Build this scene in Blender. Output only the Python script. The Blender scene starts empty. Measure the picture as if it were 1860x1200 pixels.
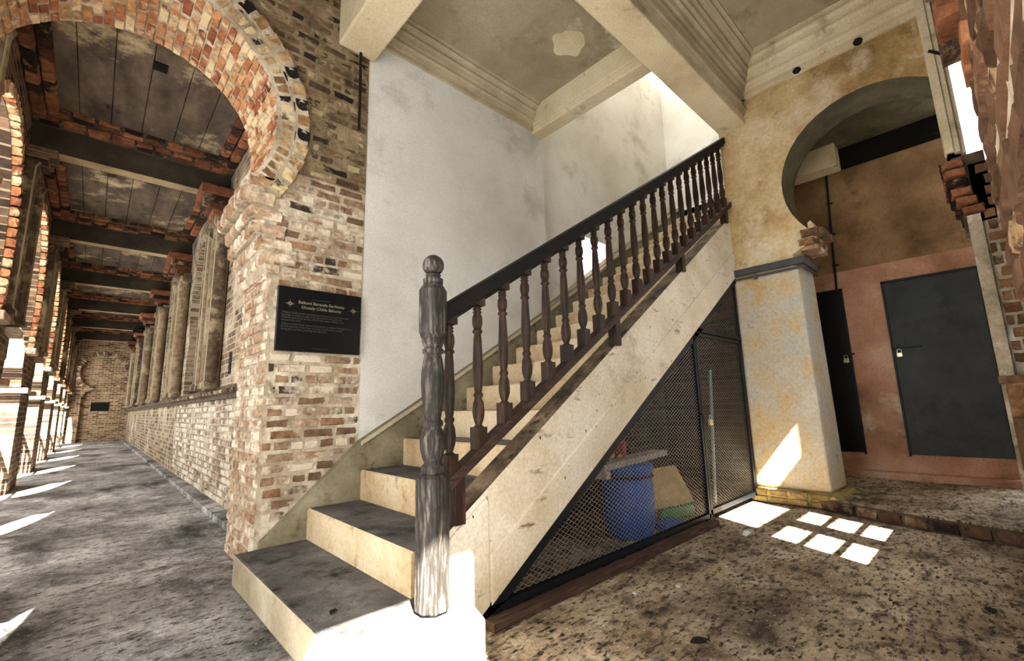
import bpy, math, random
import numpy as np
from mathutils import Matrix, Vector
random.seed(7)
sc = bpy.context.scene
C = sc.collection
PI = math.pi

# ------------------------------------------------------------------ camera, world, sun, exposure
cam_d = bpy.data.cameras.new('camera'); cam = bpy.data.objects.new('camera', cam_d); C.objects.link(cam)
YAW, PITCH, ROLL, FPX = 0.818115756, 0.166835694, -0.026406304, 807.07
fw = Vector((math.cos(PITCH)*math.cos(YAW), math.cos(PITCH)*math.sin(YAW), math.sin(PITCH)))
rt = Vector((math.sin(YAW), -math.cos(YAW), 0)); up = rt.cross(fw)
r2 = rt*math.cos(ROLL)+up*math.sin(ROLL); u2 = -rt*math.sin(ROLL)+up*math.cos(ROLL)
mw = Matrix(((r2.x, u2.x, -fw.x, 0), (r2.y, u2.y, -fw.y, 0), (r2.z, u2.z, -fw.z, 1.0), (0, 0, 0, 1)))
cam.matrix_world = mw
cam_d.sensor_width = 36; cam_d.lens = FPX/1860*36; cam_d.clip_start = 0.02; cam_d.clip_end = 200
sc.camera = cam

wd = bpy.data.worlds.new('sky'); sc.world = wd; wd.use_nodes = True
bg = wd.node_tree.nodes['Background']; bg.inputs[0].default_value = (1.0, .975, .93, 1); bg.inputs[1].default_value = 1.6
sun_d = bpy.data.lights.new('sun', 'SUN'); sun = bpy.data.objects.new('sun', sun_d); C.objects.link(sun)
SD = Vector((.39, .92, -1.187)).normalized()
sun.rotation_mode = 'QUATERNION'; sun.rotation_quaternion = (-SD).to_track_quat('Z', 'Y')
sun_d.energy = 26.0; sun_d.angle = math.radians(0.6); sun_d.color = (1, .95, .86)
vs = sc.view_settings; vs.view_transform = 'Standard'; vs.look = 'None'; vs.gamma = 1; vs.use_curve_mapping = False
vs.exposure = 2.28
sc.cycles.max_bounces = 10; sc.cycles.diffuse_bounces = 6

# ------------------------------------------------------------------ helpers
def lin(h):
    c = [int(h[i:i+2], 16)/255 for i in (0, 2, 4)]
    return tuple((v/12.92 if v <= .04045 else ((v+.055)/1.055)**2.4) for v in c)+(1,)

class NT:
    def __init__(s, name):
        s.m = bpy.data.materials.new(name); s.m.use_nodes = True
        s.t = s.m.node_tree; s.p = s.t.nodes['Principled BSDF']; s.pos = s.n('ShaderNodeNewGeometry').outputs['Position']
        s.p.inputs['Specular IOR Level'].default_value = .25
    def n(s, k, **kw):
        x = s.t.nodes.new(k)
        for a, b in kw.items(): setattr(x, a, b)
        return x
    def l(s, a, b): s.t.links.new(a, b)
    def vec(s, scale=(1, 1, 1), off=(0, 0, 0), src=None):
        m = s.n('ShaderNodeMapping'); m.inputs['Scale'].default_value = scale; m.inputs['Location'].default_value = off
        s.l(src or s.pos, m.inputs[0]); return m.outputs[0]
    def noise(s, sc_=5, det=6, rough=.6, off=(0, 0, 0), stretch=(1, 1, 1), dist=0):
        x = s.n('ShaderNodeTexNoise'); x.inputs['Scale'].default_value = sc_; x.inputs['Detail'].default_value = det
        x.inputs['Roughness'].default_value = rough; x.inputs['Distortion'].default_value = dist
        s.l(s.vec(stretch, off), x.inputs['Vector']); return x.outputs[0]
    def ramp(s, fac, stops, interp='LINEAR'):
        r = s.n('ShaderNodeValToRGB'); r.color_ramp.interpolation = interp; e = r.color_ramp.elements
        while len(e) > len(stops): e.remove(e[-1])
        while len(e) < len(stops): e.new(1)
        for i, (p, c) in enumerate(stops):
            e[i].position = p
            e[i].color = lin(c) if isinstance(c, str) else (c, c, c, 1) if isinstance(c, (int, float)) else c
        s.l(fac, r.inputs[0]); return r.outputs[0]
    def mix(s, fac, a, b, mode='MIX'):
        x = s.n('ShaderNodeMix', data_type='RGBA', blend_type=mode)
        for v, i in ((fac, 0), (a, 6), (b, 7)):
            if hasattr(v, 'is_linked'): s.l(v, x.inputs[i])
            elif isinstance(v, str): x.inputs[i].default_value = lin(v)
            elif isinstance(v, tuple): x.inputs[i].default_value = v
            elif i == 0: x.inputs[0].default_value = v
            else: x.inputs[i].default_value = (v, v, v, 1)
        return x.outputs[2]
    def math(s, op, a, b=0.0, c=None):
        x = s.n('ShaderNodeMath', operation=op)
        for i, v in enumerate((a, b, c)):
            if v is None: continue
            if hasattr(v, 'is_linked'): s.l(v, x.inputs[i])
            else: x.inputs[i].default_value = v
        return x.outputs[0]
    def sat(s, c, v):
        h = s.n('ShaderNodeHueSaturation'); h.inputs['Saturation'].default_value = v; s.l(c, h.inputs['Color']); return h.outputs[0]
    def bump(s, h, strength=.5, dist=.01, prev=None):
        b = s.n('ShaderNodeBump'); b.inputs['Strength'].default_value = strength; b.inputs['Distance'].default_value = dist
        s.l(h, b.inputs['Height'])
        if prev: s.l(prev, b.inputs['Normal'])
        return b.outputs[0]
    def done(s, col, rough=.9, normal=None, metal=0):
        if hasattr(col, 'is_linked'): s.l(col, s.p.inputs['Base Color'])
        else: s.p.inputs['Base Color'].default_value = lin(col)
        s.p.inputs['Roughness'].default_value = rough; s.p.inputs['Metallic'].default_value = metal
        if normal: s.l(normal, s.p.inputs['Normal'])
        return s.m

def plaster(name, cols, scale=2.0, bump=.35, spots=None, stains=(), rough=.92, fine=60, stretch=(1, 1, 1)):
    """cols: ramp colours over a cloudy noise; stains: (colour, lo, hi, scale, stretch, offset)"""
    t = NT(name); k = len(cols)
    c = t.ramp(t.noise(scale, 7, .62, stretch=stretch), [(.3+.4*i/(max(1, k-1)), x) for i, x in enumerate(cols)])
    for (sc_col, lo, hi, s_, st, of) in stains:
        f = t.ramp(t.noise(s_, 8, .68, off=of, stretch=st), [(lo, 0.0), (hi, 1.0)])
        c = t.mix(f, c, sc_col)
    f1 = t.noise(fine, 4, .6)
    c = t.mix(.35, c, t.ramp(f1, [(.3, '8a8a8a'), (.7, 'ffffff')]), 'MULTIPLY')
    if spots:
        v = t.n('ShaderNodeTexVoronoi'); v.inputs['Scale'].default_value = spots[1]; t.l(t.vec(spots[3] if len(spots) > 3 else (1, 1, 1)), v.inputs['Vector'])
        wob = t.math('ADD', v.outputs['Distance'], t.math('MULTIPLY', t.noise(spots[1]*3, 3), .25))
        msk = t.math('MULTIPLY', t.ramp(wob, [(spots[2], 1.0), (spots[2]+.05, 0.0)]), t.ramp(t.noise(spots[1]*.23, 3), [(.5, 0.0), (.62, 1.0)]))
        c = t.mix(msk, c, spots[0])
    h = t.math('ADD', t.math('MULTIPLY', f1, .4), t.noise(fine*.2, 6, .65))
    return t.done(c, rough, t.bump(h, bump, .02))

def brickmat(name, cols, wash, wash_lo=.5, wash_hi=.62, wash_scale=4.0, bump=.6, dirt=None, sat=.9):
    t = NT(name)
    oi = t.n('ShaderNodeObjectInfo').outputs['Random']; gi = t.n('ShaderNodeNewGeometry').outputs['Random Per Island']
    r = t.math('FRACT', t.math('ADD', oi, gi))
    k = len(cols)
    c = t.ramp(r, [(i/k, x) for i, x in enumerate(cols)], 'CONSTANT')
    n1 = t.noise(14, 7, .7)
    c = t.sat(c, sat)
    c = t.mix(.75, c, t.ramp(n1, [(.32, '5c4a40'), (.5, 'c8bdb4'), (.68, 'ffffff')]), 'MULTIPLY')
    f = t.ramp(t.math('ADD', t.math('MULTIPLY', t.noise(wash_scale, 8, .72), .8), t.math('MULTIPLY', r, .2)), [(wash_lo, 0.0), (wash_hi, 1.0)])
    c = t.mix(f, c, wash)
    if dirt: c = t.mix(t.ramp(t.noise(dirt[1], 6, .65, off=(3, 1, 7)), [(dirt[2], 0.0), (dirt[3], 1.0)]), c, dirt[0])
    h = t.math('ADD', t.noise(38, 6, .7), t.math('MULTIPLY', n1, 1.2))
    return t.done(c, .95, t.bump(h, bump, .022))

def brickwall(name, cols, mortar, axis, L=.205, H=.0735, wash=None, bump=.8, dirt=None, sat=.8):
    """far surfaces: brick texture with relief; axis 'x' = wall faces x (y,z mapped), 'y' = faces y, 'z' = ceiling"""
    t = NT(name); sp = t.n('ShaderNodeSeparateXYZ'); t.l(t.pos, sp.inputs[0]); cb = t.n('ShaderNodeCombineXYZ')
    a, b = {'x': (1, 2), 'y': (0, 2), 'z': (0, 1)}[axis]
    wob = t.math('MULTIPLY', t.noise(6, 3), .012)
    t.l(t.math('ADD', sp.outputs[a], wob), cb.inputs[0]); t.l(t.math('ADD', sp.outputs[b], wob), cb.inputs[1])
    k = t.n('ShaderNodeTexBrick'); t.l(cb.outputs[0], k.inputs['Vector']); k.inputs['Scale'].default_value = 1
    k.inputs['Brick Width'].default_value = L; k.inputs['Row Height'].default_value = H; k.inputs['Mortar Size'].default_value = .0075
    k.inputs['Mortar Smooth'].default_value = .3
    k.inputs['Color1'].default_value = (0, 0, 0, 1); k.inputs['Color2'].default_value = (1, 1, 1, 1); k.inputs['Mortar'].default_value = (.5, .5, .5, 1)
    n = len(cols); c = t.ramp(k.outputs['Color'], [(i/n, x) for i, x in enumerate(cols)], 'CONSTANT')
    n1 = t.noise(12, 7, .7); c = t.mix(.75, c, t.ramp(n1, [(.32, '5c4a40'), (.5, 'c8bdb4'), (.68, 'ffffff')]), 'MULTIPLY')
    c = t.sat(c, sat)
    c = t.mix(k.outputs['Fac'], c, mortar)
    if wash: c = t.mix(t.ramp(t.noise(wash[1], 8, .7), [(wash[2], 0.0), (wash[3], 1.0)]), c, wash[0])
    if dirt: c = t.mix(t.ramp(t.noise(dirt[1], 6, .65, off=(3, 1, 7)), [(dirt[2], 0.0), (dirt[3], 1.0)]), c, dirt[0])
    h = t.math('SUBTRACT', t.math('MULTIPLY', n1, .7), k.outputs['Fac'])
    return t.done(c, .95, t.bump(h, bump, .02))

class B:
    def __init__(s): s.v = []; s.f = []; s.mi = []
    def add(s, vs_, fs, mi=0):
        o = len(s.v); s.v += [tuple(v) for v in vs_]; s.f += [tuple(i+o for i in f) for f in fs]; s.mi += [mi]*len(fs); return s
    def box(s, x0, x1, y0, y1, z0, z1, mi=0):
        v = [(x, y, z) for x in (x0, x1) for y in (y0, y1) for z in (z0, z1)]
        return s.add(v, [(0, 1, 3, 2), (4, 6, 7, 5), (0, 4, 5, 1), (2, 3, 7, 6), (0, 2, 6, 4), (1, 5, 7, 3)], mi)
    def prism(s, pts, axis, a0, a1, mi=0):
        """pts: 2-D outline; axis 'x': (y,z), 'y': (x,z), 'z': (x,y)"""
        n = len(pts)
        f = {'x': lambda p, a: (a, p[0], p[1]), 'y': lambda p, a: (p[0], a, p[1]), 'z': lambda p, a: (p[0], p[1], a)}[axis]
        v = [f(p, a0) for p in pts]+[f(p, a1) for p in pts]
        return s.add(v, [tuple(range(n))[::-1], tuple(range(n, 2*n))]+[(i, (i+1) % n, n+(i+1) % n, n+i) for i in range(n)], mi)
    def lathe(s, prof, o=(0, 0, 0), seg=16, mi=0, rot=0, sides=None):
        k = len(prof); v = []
        for (r, z) in prof:
            for j in range(seg):
                a = 2*PI*j/seg+rot; v.append((o[0]+r*math.cos(a), o[1]+r*math.sin(a), o[2]+z))
        f = [(i*seg+j, i*seg+(j+1) % seg, (i+1)*seg+(j+1) % seg, (i+1)*seg+j) for i in range(k-1) for j in range(seg)]
        f += [tuple(range(seg))[::-1], tuple(range((k-1)*seg, k*seg))]
        return s.add(v, f, mi)
    def tube(s, p0, p1, r, seg=8, mi=0, rz=None):
        p0, p1 = Vector(p0), Vector(p1); d = (p1-p0).normalized()
        a = d.cross(Vector((0, 0, 1)) if abs(d.z) < .9 else Vector((0, 1, 0))).normalized(); b = d.cross(a)
        v = []
        for p in (p0, p1):
            for j in range(seg):
                t = 2*PI*(j+.5)/seg; v.append(p+a*r*math.cos(t)+b*(rz or r)*math.sin(t))
        return s.add(v, [(j, (j+1) % seg, seg+(j+1) % seg, seg+j) for j in range(seg)]+[tuple(range(seg))[::-1], tuple(range(seg, 2*seg))], mi)
    def path(s, pts, r, seg=6):
        for a, b in zip(pts, pts[1:]): s.tube(a, b, r, seg)
        return s
    def build(s, name, mat, parent=None, smooth=False, bevel=0, **props):
        me = bpy.data.meshes.new(name); me.from_pydata(s.v, [], s.f); me.validate()
        for m in (mat if isinstance(mat, (list, tuple)) else [mat]): me.materials.append(m)
        if any(s.mi): me.polygons.foreach_set('material_index', s.mi)
        if smooth: me.polygons.foreach_set('use_smooth', [True]*len(me.polygons))
        o = bpy.data.objects.new(name, me); C.objects.link(o)
        fix_normals(me)
        if parent: o.parent = parent
        if bevel:
            b = o.modifiers.new('soft', 'BEVEL'); b.width = bevel; b.segments = 2; b.limit_method = 'ANGLE'
        for k, v in props.items(): o[k] = v
        return o

import bmesh
def fix_normals(me):
    bm = bmesh.new(); bm.from_mesh(me); bmesh.ops.recalc_face_normals(bm, faces=bm.faces); bm.to_mesh(me); bm.free()

def struct(b, name, mat, label=None, parent=None, **k):
    if parent is None:
        k['kind'] = 'structure'
        if label: k['label'] = label
    return b.build(name, mat, parent, **k)
def thing(name, label, cat, loc=(0, 0, 0), group=None):
    o = bpy.data.objects.new(name, None); C.objects.link(o); o.location = loc; o.empty_display_size = .1
    o['label'] = label; o['category'] = cat
    if group: o['group'] = group
    return o
def copy_tree(o, parent=None):
    c = o.copy(); C.objects.link(c); c.parent = parent
    for ch in [x for x in KIDS.get(o.name, [])]: copy_tree(ch, c)
    return c
KIDS = {}

# unit bricks with a lumpy outline; front face towards +z of the unit
def unit_brick(rough=.2):
    n = 8; base = [(-.5, -.5), (0, -.5), (.5, -.5), (.5, 0), (.5, .5), (0, .5), (-.5, .5), (-.5, 0)]
    R = random.random; v = []
    for (x, y) in base: v.append((x, y, -.5))
    for (x, y) in base: v.append((x*(1-rough*R()), y*(1-rough*1.4*R()), .3-.15*R()))
    for (x, y) in base: v.append((x*(.93-rough*R()), y*(.84-rough*1.6*R()), .5-.12*R()))
    f = [(i, (i+1) % n, n+(i+1) % n, n+i) for i in range(n)]+[(n+i, n+(i+1) % n, 2*n+(i+1) % n, 2*n+i) for i in range(n)]
    f.append(tuple(range(2*n, 3*n)))
    return v, f
UB = [unit_brick(.17) for _ in range(14)]
_ubm = {}
def ubmesh(i, mat):
    k = (i, mat.name)
    if k not in _ubm:
        me = bpy.data.meshes.new('brick'); me.from_pydata(UB[i][0], [], UB[i][1]); me.materials.append(mat); fix_normals(me); _ubm[k] = me
    return _ubm[k]
CAM = Vector((0, 0, 1))
def emit(items, mat, parent, name='brick', cap=300, min_px=9.0):
    """items: (centre, U, V, N, lu, lv, depth). The largest in the picture become bricks of their own, the rest one stuff part."""
    rows = []
    for it in items:
        c = Vector(it[0]); d = (c-CAM); f = abs(d.normalized().dot(Vector(it[3])))
        rows.append((max(it[4], it[5])*FPX/d.length*max(f, .2), it))
    rows.sort(key=lambda r: -r[0])
    rest = []
    for i, (px, it) in enumerate(rows):
        c, U, V, N, lu, lv, dp = it; U, V, N = Vector(U), Vector(V), Vector(N)
        m = Matrix(((U.x*lu, V.x*lv, N.x*dp, c[0]), (U.y*lu, V.y*lv, N.y*dp, c[1]), (U.z*lu, V.z*lv, N.z*dp, c[2]), (0, 0, 0, 1)))
        k = random.randrange(14)
        if i < cap and px >= min_px:
            o = bpy.data.objects.new(name, ubmesh(k, mat)); C.objects.link(o); o.parent = parent; o.matrix_world = m
        else: rest.append((k, m))
    if rest:
        V_, F_ = [], []
        for k, m in rest:
            o = len(V_); V_ += [tuple(m @ Vector(v)) for v in UB[k][0]]; F_ += [tuple(j+o for j in f) for f in UB[k][1]]
        me = bpy.data.meshes.new('bricks'); me.from_pydata(V_, [], F_); me.materials.append(mat); fix_normals(me)
        o = bpy.data.objects.new('brickwork', me); C.objects.link(o); o.parent = parent; o['kind'] = 'stuff'

def course_items(O, U, V, N, u0, u1, v0, v1, inside=None, L=.205, H=.0735, j=.011, depth=.05, proud=.008, jit=.004, flip=0):
    """running bond with headers, clipped to inside(u,v)"""
    O, U, V, N = Vector(O), Vector(U), Vector(V), Vector(N); out = []; row = 0; v = v0
    while v < v1-.02:
        h = min(H, v1-v)-j; hd = row % 3 == 2
        l = L*.5 if hd else L
        u = u0-(row % 2)*l*.5-random.random()*.04
        while u < u1:
            w = l*random.uniform(.88, 1.1)
            a, b = max(u, u0), min(u+w, u1)
            vc = v+h/2+j/2
            if b-a > .035:
                if inside:
                    if not inside((a+b)/2, vc):
                        # shrink from whichever side is inside
                        if inside(a, vc):
                            while b-a > .035 and not inside(b, vc): b -= .02
                        elif inside(b, vc):
                            while b-a > .035 and not inside(a, vc): a += .02
                        else: b = a
                    else:
                        while b-a > .035 and not inside(b, vc): b -= .02
                        while b-a > .035 and not inside(a, vc): a += .02
                if b-a > .04:
                    pr = proud+random.uniform(-jit, jit)
                    uu = (a+b)/2
                    c = O+U*uu+V*(vc+random.uniform(-.002, .002))+N*(pr-depth/2)
                    out.append((c, U, V, N, b-a-j, h*random.uniform(.93, 1.0), depth))
            u += w
        v += H; row += 1
    return out
def ring_items(cx, cz, y0, y1, r0, r1, a0, a1, n, plane='y', rows=1, face='in', depth=.05, proud=.008):
    """voussoirs. face 'in': on the soffit (normal to the centre), 'front': on the face towards y0 (or x0)"""
    out = []
    for i in range(n):
        a = a0+(a1-a0)*(i+.5)/n; ca, sa = math.cos(a), math.sin(a)
        rad = Vector((ca, 0, sa)) if plane == 'y' else Vector((0, ca, sa))
        tan = Vector((-sa, 0, ca)) if plane == 'y' else Vector((0, -sa, ca))
        ax = Vector((0, 1, 0)) if plane == 'y' else Vector((1, 0, 0))
        O = Vector((cx, 0, cz)) if plane == 'y' else Vector((0, cx, cz))
        arc = abs(a1-a0)/n
        if face == 'in':
            L = (y1-y0)/rows; sh = (i % 2)*.5*L
            k = 0; y = y0-sh
            while y < y1-.02:
                p, q = max(y, y0), min(y+L, y1); y += L
                if q-p < .04: continue
                pr = proud+random.uniform(-.006, .006)
                out.append((O+rad*(r0-pr+depth/2)+ax*((p+q)/2), tan, ax, -rad, r0*arc*.9, q-p-.012, depth))
        else:
            w = (r0+r1)/2*arc*.88; s = -1 if y1 >= y0 else 1
            out.append((O+rad*((r0+r1)/2)+ax*(y0+s*(proud-depth/2)), rad, tan, ax*s, (r1-r0)*.97, w, depth))
    return out

def keyhole(c, zc, R, zn, steps, z0, n=28):
    """outline of a horseshoe opening, right side going up, then over, then down: list of (u,z); steps: (half-width, z) from the foot to the neck"""
    r = [(c+h, z) for h, z in steps]
    an = math.asin((zn-zc)/R)
    arc = [(c+R*math.cos(an+(PI-2*an)*i/n), zc+R*math.sin(an+(PI-2*an)*i/n)) for i in range(n+1)]
    return r+arc+[(2*c-u, z) for u, z in reversed(r)]

# ------------------------------------------------------------------ materials
M = {}
M['floor'] = plaster('floor_concrete', ['6b5a46', '9a866c', 'bfac90', 'd3c4ab'], 1.5, 1.0, spots=('16100c', 15, .34, (.8, 1.9, 1)),
    stains=(('d2c5ae', .54, .72, 3.2, (1, 1, 1), (9, 4, 0)), ('43362a', .5, .72, 1.1, (1, 1, 1), (5.3, 2, 0)), ('2e241b', .5, .67, 5, (1, 1.5, 1), (1, 8, 0)), ('1a130e', .54, .61, 24, (.8, 1.8, 1), (4, 8, 0)), ('d8ccb8', .6, .67, 34, (1, 1.4, 1), (2, 3, 0)), ('3a2d22', .53, .63, 11, (.8, 1.7, 1), (7, 3, 0))), rough=.85, fine=45)
M['corr_floor'] = plaster('corridor_floor', ['514f4d', '827f7b', 'aeaba7', 'cfccc8'], 1.0, .9, spots=('101010', 15, .30, (.8, 1.9, 1)),
    stains=(('d5d2ce', .54, .72, 2.6, (1, .8, 1), (9, 4, 0)), ('2b2927', .5, .66, 1.2, (1.4, .7, 1), (5, 2, 0)), ('262423', .5, .7, 6, (1, 1.6, 1), (1, 8, 0)), ('141211', .54, .61, 24, (.8, 1.8, 1), (4, 8, 0)), ('e2e0dc', .62, .68, 36, (1, 1.4, 1), (2, 3, 0))), rough=.8, fine=45)
M['white_plaster'] = plaster('white_plaster', ['b9b6ac', 'cfcdc6', 'dcdbd6'], .8, .12, stains=(('a19c8c', .56, .74, 1.2, (1, 1, 1), (2, 2, 2)),), fine=90)
M['ceil_plaster'] = plaster('ceiling_plaster', ['8d8066', 'a69a80', 'b7ac93'], 1.0, .15, stains=(('74684f', .52, .7, 1.5, (1, 1, 1), (2, 2, 2)), ('c3bca9', .62, .66, 1.1, (1, 1, 1), (7, 1, 2))), fine=80)
M['beam'] = plaster('beam_plaster', ['b8a684', 'd4c5a4', 'dfd3b8'], 1.5, .2, spots=('3a2f22', 9, .12), stains=(('8f8268', .58, .72, 2.5, (1, 1, 1), (4, 0, 0)),), fine=70)
M['cornice'] = plaster('cornice_plaster', ['9a8c70', 'b5a88c', 'c6ba9e'], 2.0, .12, spots=('261d14', 13, .14), fine=70)
M['yellow'] = plaster('ochre_plaster', ['84693f', 'ae9060', 'cbb184', 'e0cfaa'], 1.7, .7, spots=('3b2a18', 14, .12), stains=(('e2d6bd', .56, .7, 1.3, (1, 1, 1), (3, 3, 1)), ('6b5230', .6, .74, 3, (1, 1, 1), (0, 3, 1))), fine=30)
M['pillar'] = plaster('flaking_plaster', ['c2a06c', 'c9b692', 'c6c0b2', 'd3cfc4'], 2.2, .8, spots=('6f6a5c', 16, .14), stains=(('bebdb5', .5, .56, 2.4, (1, 1, 1), (6, 3, 1)), ('8b7a3a', .63, .7, 4, (1, 1, 1), (0, 9, 4))), fine=34)
M['pillar_foot'] = plaster('mossy_plaster', ['7d7340', 'a8955c', 'cbb98a'], 4, .8, stains=(('4c4a22', .52, .64, 5, (1, 1, 1), (6, 3, 1)),), fine=34)
M['pink'] = plaster('pink_plaster', ['84614a', 'ad8066', 'c2967c', 'cdaa93'], 1.6, .35, spots=('3b281c', 16, .1), stains=(('cfc0a8', .57, .68, 1.5, (1, 1, 1), (6, 9, 1)), ('7a5a38', .57, .74, 1.4, (1, 1, 1), (1, 1, 8))), fine=50)
M['door_wall'] = plaster('brown_render', ['5c482e', '86694a', 'a0835c'], 1.8, .4, spots=('2f2112', 15, .14), stains=(('4f3b20', .56, .72, 3, (1, 1, 1), (6, 9, 1)),), fine=50)
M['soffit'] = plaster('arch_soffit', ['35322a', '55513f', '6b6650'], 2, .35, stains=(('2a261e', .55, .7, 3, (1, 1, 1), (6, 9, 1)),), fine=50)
M['riser'] = plaster('riser_plaster', ['a88f6a', 'c2a984', 'd1bd9b', 'd8ccb6'], 2.2, .4, spots=('2c2017', 22, .16), stains=(('6d5433', .6, .74, 5, (1, 1, .6), (6, 9, 1)),), fine=55)
M['tread'] = plaster('tread_concrete', ['3a3836', '5b5855', '7d7a76'], 2.4, .6, spots=('0f0e0d', 18, .22), stains=(('1f1d1c', .52, .66, 3, (1, 1, 1), (3, 3, 3)), ('8a8681', .62, .74, 7, (1, 1, 1), (1, 2, 1))), fine=70)
M['step_grey'] = plaster('step_plaster', ['8f836b', 'ab9f86', 'bdb6a3'], 2.6, .5, spots=('26201a', 16, .14), stains=(('5f5542', .58, .7, 4, (1, 1, 1), (6, 9, 1)),), fine=55)
M['stringer'] = plaster('stringer_plaster', ['bda989', 'd6c8ad', 'e4dac6', 'e9e3d5'], 1.7, .35, spots=('3b3026', 19, .21, (1, 1, .6)), stains=(('9c8769', .58, .74, 1.6, (1, 1, 1), (6, 9, 1)), ('7d6a50', .6, .7, 9, (.5, 1, 1.5), (6, 9, 1))), fine=60)
M['stringer_top'] = plaster('stringer_top', ['33291f', '5d4d3b', '8f7c62'], 5, .7, stains=(('221b15', .5, .64, 8, (1, 1, 1), (1, 1, 1)),), fine=50)
M['skirt'] = plaster('skirt_plaster', ['57503f', '7f765f', 'a0977f'], 2.0, .5, spots=('221c15', 18, .16), stains=(('3d3527', .54, .68, 4, (1, 1, 1), (6, 9, 1)),), fine=55)
M['mortar'] = plaster('lime_mortar', ['7d6f5a', 'a59780', 'bcae97'], 6, .9, stains=(('d6ccb8', .5, .62, 2.2, (1, 1, 1), (6, 9, 1)), ('4b4036', .6, .7, 7, (1, 1, 1), (2, 9, 1))), fine=40)
M['dark_mortar'] = plaster('sooty_mortar', ['2b241c', '4b4032', '6b5d48'], 6, .9, stains=(('8d7a5c', .6, .7, 4, (1, 1, 1), (6, 9, 1)),), fine=40)
M['slab'] = plaster('dark_slab', ['332b23', '52463a', '6f604e'], 2.2, .4, stains=(('b09c7c', .56, .66, 1.3, (1, 1, 1), (.9, .4, 1)), ('141210', .58, .7, 3, (1, 1, 1), (6, 9, 1))), fine=50, stretch=(2, .7, 1))  # dark brown with paler and near-black blotches
M['beam_shaded'] = plaster('beam_side_shade', ['241f19', '3b342a', '504634'], 2, .35, fine=50)  # shaded look of the beam sides, put into the colour
M['beam_lit'] = plaster('beam_under_lit', ['6f6048', '9c8866', 'bda67d'], 2, .35, fine=50)  # lit look of the beam underside, put into the colour
M['brick_pale'] = brickmat('pale_brick', ['7d6046', '97795a', 'a58a69', '9a7148', 'b08f6e', '826649', 'a8927a', '4a3a2d', '907356', '9c8468', 'b09c82', '8c6f50'], 'c6b9a3', .49, .59, 4, sat=.85)
M['brick_upper'] = brickmat('brown_brick', ['665036', '7a6042', '57422c', '86694a', '2a2018', '6f573b', '4a3826', '8b7251', '382b1f', '755c40'], 'a3906f', .53, .62, 4)
M['brick_orange'] = brickmat('orange_brick', ['c47a42', 'cf8f58', 'ab6236', 'd9a468', 'b56c3a', 'dcae7a', '8b4a2a', 'c98348'], 'd9c39c', .50, .60, 5)
M['brick_ring'] = brickmat('ring_brick', ['a37f4f', 'b8955f', '1f1915', 'c2a271', '8f6b41', '231b16', 'ab8a5a'], 'cbb78d', .54, .62, 5)
M['brick_cap'] = brickmat('capital_brick', ['c3a684', 'cbb295', 'b8926a', 'd1bc9f', 'bf9d7a', 'a9835f'], 'dcd0bc', .50, .60, 6)
M['brick_red'] = brickmat('sooty_red_brick', ['834c28', '9b5e34', '643a20', 'a86b3e', '2e1d13', '8f562e', '3c281a'], '8b7355', .60, .68, 5)
M['brick_foot'] = brickmat('mossy_brick', ['a8925c', 'b39a68', '97834f', 'bca67a'], '8b7a44', .5, .6, 6)
M['brick_kerb'] = brickmat('kerb_brick', ['5c4030', '4a3226', '6b4a36', '37281f', '59402f'], '7d6c58', .55, .66, 6, dirt=('1c1510', 4, .5, .62))
M['brick_streak'] = brickmat('weathered_brick', ['6b4a2f', '7a5536', '5f4027', '866040', '6f4a2c'], 'a98c66', .57, .63, 7, sat=.85)
M['brick_jamb'] = brickmat('jamb_brick', ['9a6d42', '8b6038', '7d6040', '6b4f30', 'a3764a'], 'a99b82', .60, .68, 5)
M['brick_wash'] = brickmat('limewashed_brick', ['8b735a', 'a08a70', 'ab9a83', '977d62', 'b0a490', '6b5744'], 'bdb5a6', .42, .56, 2.5, sat=.8)
M['bw_x'] = brickwall('brickwall_side', ['6b5840', '84694c', '97805f', 'a18c6e', '78603f', '4f3f2d'], 'a0937c', 'x', wash=('aca08a', 1.3, .5, .64), dirt=('3a3128', 1.1, .6, .75))
M['bw_y'] = brickwall('brickwall_end', ['9a7a56', 'b08e66', 'c0a078', '8a6a48', 'a5845c', '6b5038'], 'c8b592', 'y', dirt=('5a4630', .9, .64, .78))
M['bw_left'] = brickwall('brickwall_arcade', ['6b4f34', '80603f', '5a4029', '936b44', '423020'], '94836a', 'x', dirt=('2a211a', 1.1, .56, .72))
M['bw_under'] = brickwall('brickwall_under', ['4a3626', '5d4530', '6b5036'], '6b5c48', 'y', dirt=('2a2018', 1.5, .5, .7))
M['col'] = brickwall('column_brick', ['66523a', '7c6548', '8f7655', '574530'], '94856a', 'z', L=.3, wash=('8f8166', 3, .5, .62))

def wood(name, cols, stretch, rough=.6):
    t = NT(name); n1 = t.noise(9, 8, .7, stretch=stretch); n2 = t.noise(3, 4, .6)
    c = t.ramp(n1, [(.32, cols[0]), (.5, cols[1]), (.66, cols[2])])
    c = t.mix(t.ramp(n2, [(.45, 0.0), (.65, .7)]), c, cols[3])
    return t.done(c, rough, t.bump(n1, .5, .006))
M['wood_newel'] = wood('weathered_wood', ['100e0c', '2c2824', '6b645b', '1c1916'], (7, 7, .8), .7)
M['wood_dark'] = wood('dark_wood', ['140c08', '2b1c13', '4a3324', '170f0b'], (6, 6, .8), .5)
M['wood_rail'] = wood('handrail_wood', ['060505', '100c0a', '1a130f', '060505'], (.8, 6, 6), .8)
M['wood_low'] = wood('lower_rail_wood', ['1a1210', '33241d', '4d3a30', '241a16'], (.8, 6, 6), .6)
M['wood_kerb'] = wood('kerb_wood', ['2a1c15', '47332a', '5d483c', '38281f'], (.8, 6, 6), .8)
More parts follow.
